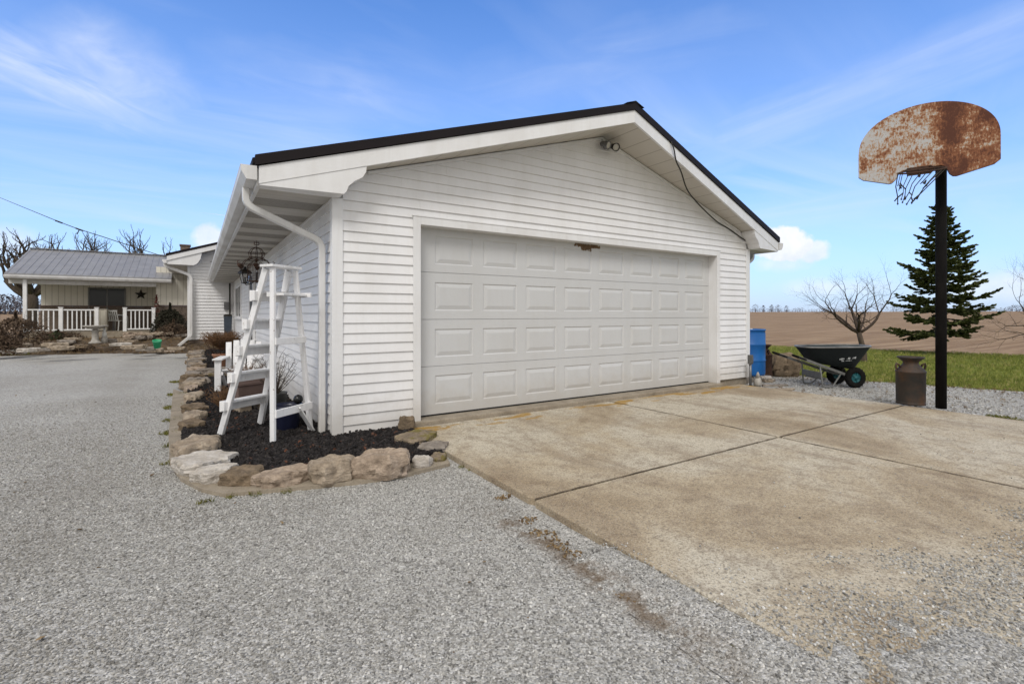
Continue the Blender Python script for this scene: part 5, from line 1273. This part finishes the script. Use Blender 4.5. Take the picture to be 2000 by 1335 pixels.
# ---------------------------------------------------------------- shrubs
def shrub(name,label,c,w,d,h,mat,n,seed,leaf=.05,stems=14,group=None,cat='shrub'):
    rg=random.Random(seed); t=thing(name,label,cat,c,0,group); c=Vector(c); S_=MB(); twigs(S_,c,stems,h*.95,max(w,d)*.5,.009,rg); S_.build('stems',M['twig'],t)
    L_=MB()
    for k in range(n):
        a=rg.uniform(0,6.28); r_=rg.random()**.5; z=rg.random()**.8; bul=math.sin(min(1,z*.9+.25)*math.pi)**.5 if z>.05 else .6
        lump=1+.35*noise.noise(Vector((a*1.2,z*3,seed)))
        q=c+Vector((math.cos(a)*w*.5*r_*bul*lump,math.sin(a)*d*.5*r_*bul*lump,z*h*(1+.2*noise.noise(Vector((a,seed,2))))))
        u=Vector((rg.uniform(-1,1),rg.uniform(-1,1),rg.uniform(-1,1))).normalized(); v=u.orthogonal().normalized(); s=leaf*rg.uniform(.6,1.3)
        L_.poly([q-u*s,q+v*s*.45,q+u*s,q-v*s*.45])
    L_.build('foliage',mat,t); return t
def bedpt(px,py):
    p=G(px,py,0); z=gz(p.x,p.y); p=G(px,py,z); p.z=z-.02; return p
p=bedpt(20,676); shrub('dead_shrub','wide brown leafless shrub left of the porch',(p.x-.2,p.y+1.4,.25),1.9,1.4,1.05,M['shrub_brown'],1800,51,.05,40)
p=bedpt(-10,680); shrub('dead_shrub','low reddish brown shrub at the left edge of the picture',(p.x,p.y+.6,.1),1.0,.9,.7,M['shrub_brown'],1200,52,.05,30)
p=bedpt(60,668); shrub('dead_shrub','brown tangle of stems below the left porch railing',(p.x+.3,24.4,.3),1.5,.8,.38,M['shrub_brown'],1200,53,.045,26)
p=bedpt(90,665); shrub('evergreen_shrub','small dark green shrub below the long porch railing',(p.x+.1,24.2,.3),.5,.5,.36,M['shrub_olive'],700,54,.035,8)
shrub('dead_shrub','low brown plant clump at the gravel edge before the long railing',(-3.35,21.3,.05),1.1,.6,.30,M['shrub_brown'],900,57,.04,26)
shrub('ivy_shrub','tall dark shrub covering the brick wall right of the short railing',(-.95,25.0,.25),1.35,.7,1.45,M['shrub_green'],5200,55,.05,22)
shrub('dead_shrub','brown dry bush growing by the base of the big downspout',(-.75,22.6,.2),1.15,.9,.85,M['shrub_brown'],2200,56,.045,34)
shrub('red_leaved_plant','thin plant with dark red leaves at the wall right of the porch',(-1.42,25.2,.6),.35,.3,1.5,M['vine_red'],130,58,.06,5,cat='plant')
# ---------------------------------------------------------------- porch things
def chair(c,rz,label):
    t=thing('patio_chair',label,'chair',c,rz)
    mb=MB(); mb.box((-.24,-.24,.40),(.24,.24,.43)); mb.build('seat',M['plastic_white'],t,world=False,bevel=.01)
    mb=MB(); 
    for k in range(6): x=-.20+k*.08; mb.beam((x,.23,.43),(x*1.05,.33,.80),.04,.015,(0,1,0))
    mb.beam((-.24,.335,.82),(.24,.335,.82),.02,.07); mb.build('backrest',M['plastic_white'],t,world=False)
    for s in (-1,1):
        mb=MB(); mb.tube(smoothpath([(s*.26,-.25,.0),(s*.25,-.24,.63),(s*.25,.29,.66)],.08),.02,8); mb.build('armrest',M['plastic_white'],t,world=False)
        mb=MB(); mb.beam((s*.23,.22,.42),(s*.26,.30,0),.035,.035); mb.build('leg',M['plastic_white'],t,world=False)
p=OY(229,640,26.2); chair((p.x,26.2,DK),math.radians(150),'white plastic armchair standing on the porch by the gap in the railing')
p=OY(208,640,26.6); t_=thing('porch_table','small pale topped table beside the white porch chair','table',(p.x,26.6,DK)); mb=MB(); mb.box((p.x-.35,26.3,DK+.68),(p.x+.3,26.9,DK+.72)); mb.build('tabletop',M['plastic_white'],t_,bevel=.01)
for sx_ in (-.3,.25):
    for sy_ in (-.25,.25): mb=MB(); mb.box((p.x+sx_-.02,26.6+sy_-.02,DK),(p.x+sx_+.02,26.6+sy_+.02,DK+.679)); mb.build('leg',M['grey_metal'],t_)
p=OY(197,640,25.6); t_=thing('storage_cabinet','cream storage cabinet on the porch behind the railing end','cabinet',(p.x,25.6,DK)); mb=MB(); mb.box((p.x-.2,25.45,DK+.03),(p.x+.2,25.85,DK+.86)); mb.box((p.x-.22,25.43,DK+.861),(p.x+.22,25.87,DK+.89)); mb.build('body',M['cream'],t_,bevel=.006); mb=MB(); mb.box((p.x-.17,25.435,DK+.08),(p.x-.01,25.448,DK+.82)); mb.build('door',M['cream'],t_); mb=MB(); mb.box((p.x+.01,25.435,DK+.08),(p.x+.17,25.448,DK+.82)); mb.build('door',M['cream'],t_)
p=OY(275,575,27.56); mb=MB(); st=[]
for k in range(10): a=math.pi*k/5+math.pi/2; r_=.24 if k%2==0 else .10; st.append(Vector((p.x+r_*math.cos(a),27.57,p.z+r_*math.sin(a))))
c_=Vector((p.x,27.53,p.z)); 
for k in range(10): mb.poly([st[k],st[(k+1)%10],c_])
mb.face([mb.vert(q) for q in st]); tag(mb.build('wall_star',M['black'],base=p),'dark metal star hanging on the porch wall right of the window','ornament')
# birdbath
p=bedpt(186,669); t_=thing('birdbath','grey stone birdbath in the bed before the porch','birdbath',p)
mb=MB(); mb.lathe([(.17,0),(.17,.04),(.12,.06),(.09,.14),(.085,.34),(.11,.42),(.06,.46)],p,20); mb.build('pedestal',M['plastic_white'] if False else M['conc_stone'],t_)
mb=MB(); mb.lathe([(.06,.46),(.20,.49),(.33,.55),(.345,.58),(.33,.585),(.20,.53),(.001,.515)],p,28); mb.build('basin',M['conc_stone'],t_)
q=p+Vector((.22,.12,0)); t_=thing('garden_gnome','small white figurine standing beside the birdbath','figurine',q); mb=MB(); mb.lathe([(.001,.0),(.055,.0),(.06,.08),(.045,.16),(.03,.19),(.04,.23),(.03,.28),(.001,.34)],q+Zu*.2,12); mb.build('body',M['plastic_white'],t_); mb=MB(); mb.lathe([(.001,0),(.09,0),(.08,.2),(.001,.2)],q,12); mb.build('base',M['conc_stone'],t_)
p=bedpt(307,677); t_=thing('green_bucket','bright green plastic bucket lying in the rockery','bucket',p); mb=MB(); mb.lathe([(.08,0),(.11,.20),(.116,.205),(.116,.215),(.10,.215),(.07,.02),(.001,.02)],(0,0,0),20,M=Matrix.Rotation(.35,3,'X')); mb.build('shell',M['green_pl'],t_,world=False)
mb=MB(); mb.tube([Vector((.11*math.cos(a),-.07-.08*math.sin(a),.20-.03*math.sin(a))) for a in [math.pi*k/10 for k in range(11)]],.005,5); mb.build('handle',M['grey_metal'],t_,world=False)
# power line
A_=OY(418,511,20.45); mb=MB(); K=[D(-160,325,24),D(0,386,22.5),D(115,433,21.5),D(155,448,21.2),D(200,462,21),D(260,482,20.8),D(330,504,20.3),D(370,511,20.2),A_]
mb.tube(K,[.008,.010,.016,.018,.018,.016,.013,.010,.008],6)
for q in (K[2],K[3]): mb.tube([q-Vector((.12,0,-.045)),q+Vector((.12,0,-.05))],.035,6)
mb.tube([K[3],K[3]+Vector((-.08,0,-.22))],.02,5)
tag(mb.build('power_line',M['black'],base=A_),'black service wire running from the left sky to the house gable','power line')
# ---------------------------------------------------------------- distance
def fuzz(mb,c,w,h,rg,n,s):
    for k in range(n):
        a=rg.uniform(0,6.28); z=rg.random(); rr_=w*.5*math.sin(math.pi*min(.97,max(.12,z*.8+.18)))**.7*rg.random()**.5
        q=Vector(c)+Vector((math.cos(a)*rr_,math.sin(a)*rr_,h*z))
        u=Vector((rg.uniform(-1,1),rg.uniform(-1,1),rg.uniform(-.3,1))).normalized(); v=u.orthogonal().normalized(); l=s*rg.uniform(.5,1.4)
        mb.poly([q-u*l,q+v*l*.3,q+u*l,q-v*l*.3]); 
def lump(mb,c,w,h,rg,n=5):
    for k in range(n):
        q=Vector(c)+Vector((rg.uniform(-.4,.4)*w,rg.uniform(-.4,.4)*w,h*rg.uniform(.25,.85))); r_=w*rg.uniform(.13,.26); s=rg.uniform(0,99)
        rings=[]
        for i in range(1,8):
            th=math.pi*i/8; R=[]
            for j in range(12):
                a=2*math.pi*j/12; dv=Vector((math.sin(th)*math.cos(a),math.sin(th)*math.sin(a),math.cos(th)*.8)); f=1+.45*noise.fractal(dv*2.2+Vector((s,0,0)),1,2,3)
                R.append(q+dv*r_*f)
            rings.append(R)
        mb.loft(rings)
rg=random.Random(77)
def woods(x0,x1,d,hf,step,label,name='far_woods'):
    mb=MB(); px=x0
    while px<x1:
        p=D(px,613,d*rg.uniform(.97,1.05)); hh=hf(px)*rg.uniform(.8,1.1); r_=Vector((p.x,p.y)).length; p.z=fz(r_)-.3
        fuzz(mb,p,hh*1.3,hh,rg,150,hh*.075); mb.tube([p,p+Zu*hh*.6],.2,4); px+=step*rg.uniform(.7,1.3)
    return tag(mb.build(name,M['woods']),label,'woods',kind='stuff')
woods(-260,75,170,lambda x:6.6+1.0*math.sin(x*.05),9,'dark bare woodland along the horizon left of the house')
woods(1450,1660,560,lambda x:4.2+1.8*max(0,math.sin(x*.13)),5,'low blue grey tree line along the far edge of the field')
woods(1745,2160,560,lambda x:6.4+1.5*math.sin(x*.08),7,'low tree line on the horizon behind the spruce')
for i,(px,h,w,l) in enumerate(((1476,9.0,10,'widest round tree on the horizon right of the garage corner'),(1491,8.0,4.5,'narrow upright tree on the horizon right of the widest one'),(1507,8.6,5,'thin leafless tree standing alone left of the broad horizon tree'),(1520,8.4,8,'broad rounded tree on the horizon above the drum'),(1536,7.6,5,'small isolated tree on the horizon over the wheelbarrow handles'),(1722,10,15,'dark evergreen clump on the horizon left of the spruce'))):
    p=D(px,613,545); p.z=fz(545)-.2; t_=thing('distant_tree',l,'tree',p,0,'trees on the far field edge'); mb=MB(); fuzz(mb,p+Zu*h*.15,w*1.1,h*.85,rg,220,h*.07); mb.build('crown',M['woods'],t_); mb=MB(); mb.tube([p,p+Zu*h*.5],[.5,.3],6); mb.build('trunk',M['woods'],t_)
# ---------------------------------------------------------------- camera, light, sky
cam=bpy.data.cameras.new('camera'); co=bpy.data.objects.new('camera',cam); COL.objects.link(co)
co.location=(0,0,H); co.rotation_euler=(math.radians(90),0,-math.atan2(FX,FY))
cam.sensor_width=36; cam.lens=951/2000*36; cam.shift_y=-.02725; cam.clip_start=.05; cam.clip_end=6000
SC.camera=co
S=Vector((-.64,-.77,.0)).normalized(); el=math.radians(47)
Sd=Vector((S.x*math.cos(el),S.y*math.cos(el),math.sin(el)))
sun=bpy.data.lights.new('sun','SUN'); sun.energy=1.45; sun.angle=math.radians(20); sun.color=(1,.965,.925)
so=bpy.data.objects.new('sun',sun); COL.objects.link(so); so.rotation_euler=Sd.to_track_quat('Z','Y').to_euler(); so.location=(-10,-10,20)
t=NT('World',world=True); SC.world=t.m
sky=t.n('ShaderNodeTexSky'); sky.sky_type='NISHITA'; sky.sun_disc=False; sky.sun_elevation=el; sky.sun_rotation=math.atan2(S.x,S.y)
sky.air_density=1.0; sky.dust_density=1.2; sky.ozone_density=1.0
tc=t.n('ShaderNodeTexCoord'); dirv=tc.outputs['Generated']
sp=t.n('ShaderNodeSeparateXYZ'); t.L.new(dirv,sp.inputs[0]); Z=sp.outputs[2]
# cirrus: noise on a high flat layer
zz=t.math('MAXIMUM',Z,.03); zz=t.math('ADD',zz,.12)
cb=t.n('ShaderNodeCombineXYZ'); t.L.new(t.math('DIVIDE',sp.outputs[0],zz),cb.inputs[0]); t.L.new(t.math('DIVIDE',sp.outputs[1],zz),cb.inputs[1])
def mapn(sc,rot,loc=(0,0,0)):
    mp=t.n('ShaderNodeMapping'); mp.inputs['Scale'].default_value=sc; mp.inputs['Rotation'].default_value=(0,0,rot); mp.inputs['Location'].default_value=loc
    t.L.new(cb.outputs[0],mp.inputs[0]); return mp.outputs[0]
n1=t.noise(mapn((.55,1.6,1),.55),1.0,8,.56,.9); n2=t.noise(mapn((.35,.5,1),.2,(4,2,0)),1.0,4,.5)
cir=t.math('MULTIPLY',t.ramp(n1,[(.42,0),(.78,1)]),t.ramp(n2,[(.38,.15),(.62,1)]))
def blob(px,py,rx,ry,ang,soft=.5,ns=9,na=.5,base=False,streak=False):
    c=D(px,py,1.0)-Vector((0,0,H)); c.normalize()
    a1=c.cross(Vector((0,0,1))).normalized(); a2=a1.cross(c).normalized()
    ca,sa=math.cos(math.radians(ang)),math.sin(math.radians(ang)); u=a1*ca+a2*sa; w=a2*ca-a1*sa
    def dot(v):
        nd=t.n('ShaderNodeVectorMath',operation='DOT_PRODUCT'); t.L.new(dirv,nd.inputs[0]); nd.inputs[1].default_value=v; return nd.outputs['Value']
    U=t.math('DIVIDE',dot(u),rx); V=t.math('DIVIDE',dot(w),ry)
    if base: # flatter underside
        V=t.math('MULTIPLY',V,t.math('ADD',1.0,t.math('MULTIPLY',t.math('LESS_THAN',V,0.0),base)))
    r=t.math('SQRT',t.math('ADD',t.math('MULTIPLY',U,U),t.math('MULTIPLY',V,V)))
    if streak:
        cv_=t.n('ShaderNodeCombineXYZ'); t.L.new(t.math('MULTIPLY',U,1.3),cv_.inputs[0]); t.L.new(t.math('MULTIPLY',V,1.6),cv_.inputs[1]); cv_.inputs[2].default_value=px*.01
        sn=t.noise(cv_.outputs[0],1.3,6,.52,.6)
    nn=t.noise(dirv,ns,6,.6); r=t.math('ADD',r,t.math('MULTIPLY',t.math('SUBTRACT',nn,.5),-na*2))
    k=t.math('DIVIDE',t.math('SUBTRACT',1.0,r),soft); k=t.math('MINIMUM',t.math('MAXIMUM',k,0.0),1.0)
    if streak: k=t.math('MULTIPLY',k,t.ramp(sn,[(.30,.22),(.74,1)]))
    return t.math('MULTIPLY',k,t.math('GREATER_THAN',dot(c),.2))
wisp=[blob(140,170,.22,.05,-14,1.0,6,.6,streak=True),blob(235,165,.13,.10,10,1.2,6,.6,streak=True),blob(700,190,.25,.07,-6,1.3,5,.5,streak=True),blob(1650,190,.45,.06,12,1.2,4,.6,streak=True),blob(1700,390,.5,.045,3,1.2,5,.5,streak=True),blob(1150,130,.35,.08,8,1.4,5,.6,streak=True)]
amt=[.95,.9,.45,.6,.6,.35]
f=t.math('MULTIPLY',cir,.55)
for w_,a_ in zip(wisp,amt): f=t.math('MAXIMUM',f,t.math('MULTIPLY',w_,a_))
cum=[blob(1525,478,.050,.036,-12,.20,24,.62,base=.2),blob(1585,492,.034,.022,0,.35,26,.6),blob(1520,515,.06,.018,0,.7,20,.6),blob(414,466,.030,.026,-20,.35,24,.6),blob(1960,560,.10,.03,0,.6,12,.5),blob(1620,560,.10,.02,0,.9,14,.5),blob(15,470,.05,.03,0,.7,12,.5)]
ca_=[1,.85,.5,.8,.6,.5,.55]
g=None
for w_,a_ in zip(cum,ca_):
    q=t.math('MULTIPLY',w_,a_); g=q if g is None else t.math('MAXIMUM',g,q)
hz=t.ramp(Z,[(0.0,1),(.10,.62),(.28,.26),(.55,.03)])
base=t.mix(1.0,sky.outputs[0],SKYMUL,'MULTIPLY')
SK=t.mix(t.math('MULTIPLY',hz,.75),base,HAZEC)
SK=t.mix(f,SK,WISPC); 
shade=t.noise(dirv,22,4,.6)
SK=t.mix(g,SK,t.mix(t.ramp(shade,[(.35,0),(.65,1)]),CUM1,CUM2))
# unseen pale cloud sheet overhead and behind the viewer, added for neutral soft light
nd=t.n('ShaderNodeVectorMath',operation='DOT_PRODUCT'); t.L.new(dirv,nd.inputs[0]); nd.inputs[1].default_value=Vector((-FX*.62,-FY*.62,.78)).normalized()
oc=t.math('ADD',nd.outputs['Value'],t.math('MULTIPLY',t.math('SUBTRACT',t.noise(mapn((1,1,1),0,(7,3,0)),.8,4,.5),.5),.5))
SK=t.mix(t.ramp(oc,[(.14,0),(.40,1)]),SK,FILL_CLOUD)
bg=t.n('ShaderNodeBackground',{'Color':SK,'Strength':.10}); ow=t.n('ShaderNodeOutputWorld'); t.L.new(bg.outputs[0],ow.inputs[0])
SC.view_settings.view_transform='Standard'; SC.view_settings.look='None'; SC.view_settings.gamma=1; SC.view_settings.exposure=EXPO
SC.render.engine='CYCLES'; SC.cycles.use_denoising=True
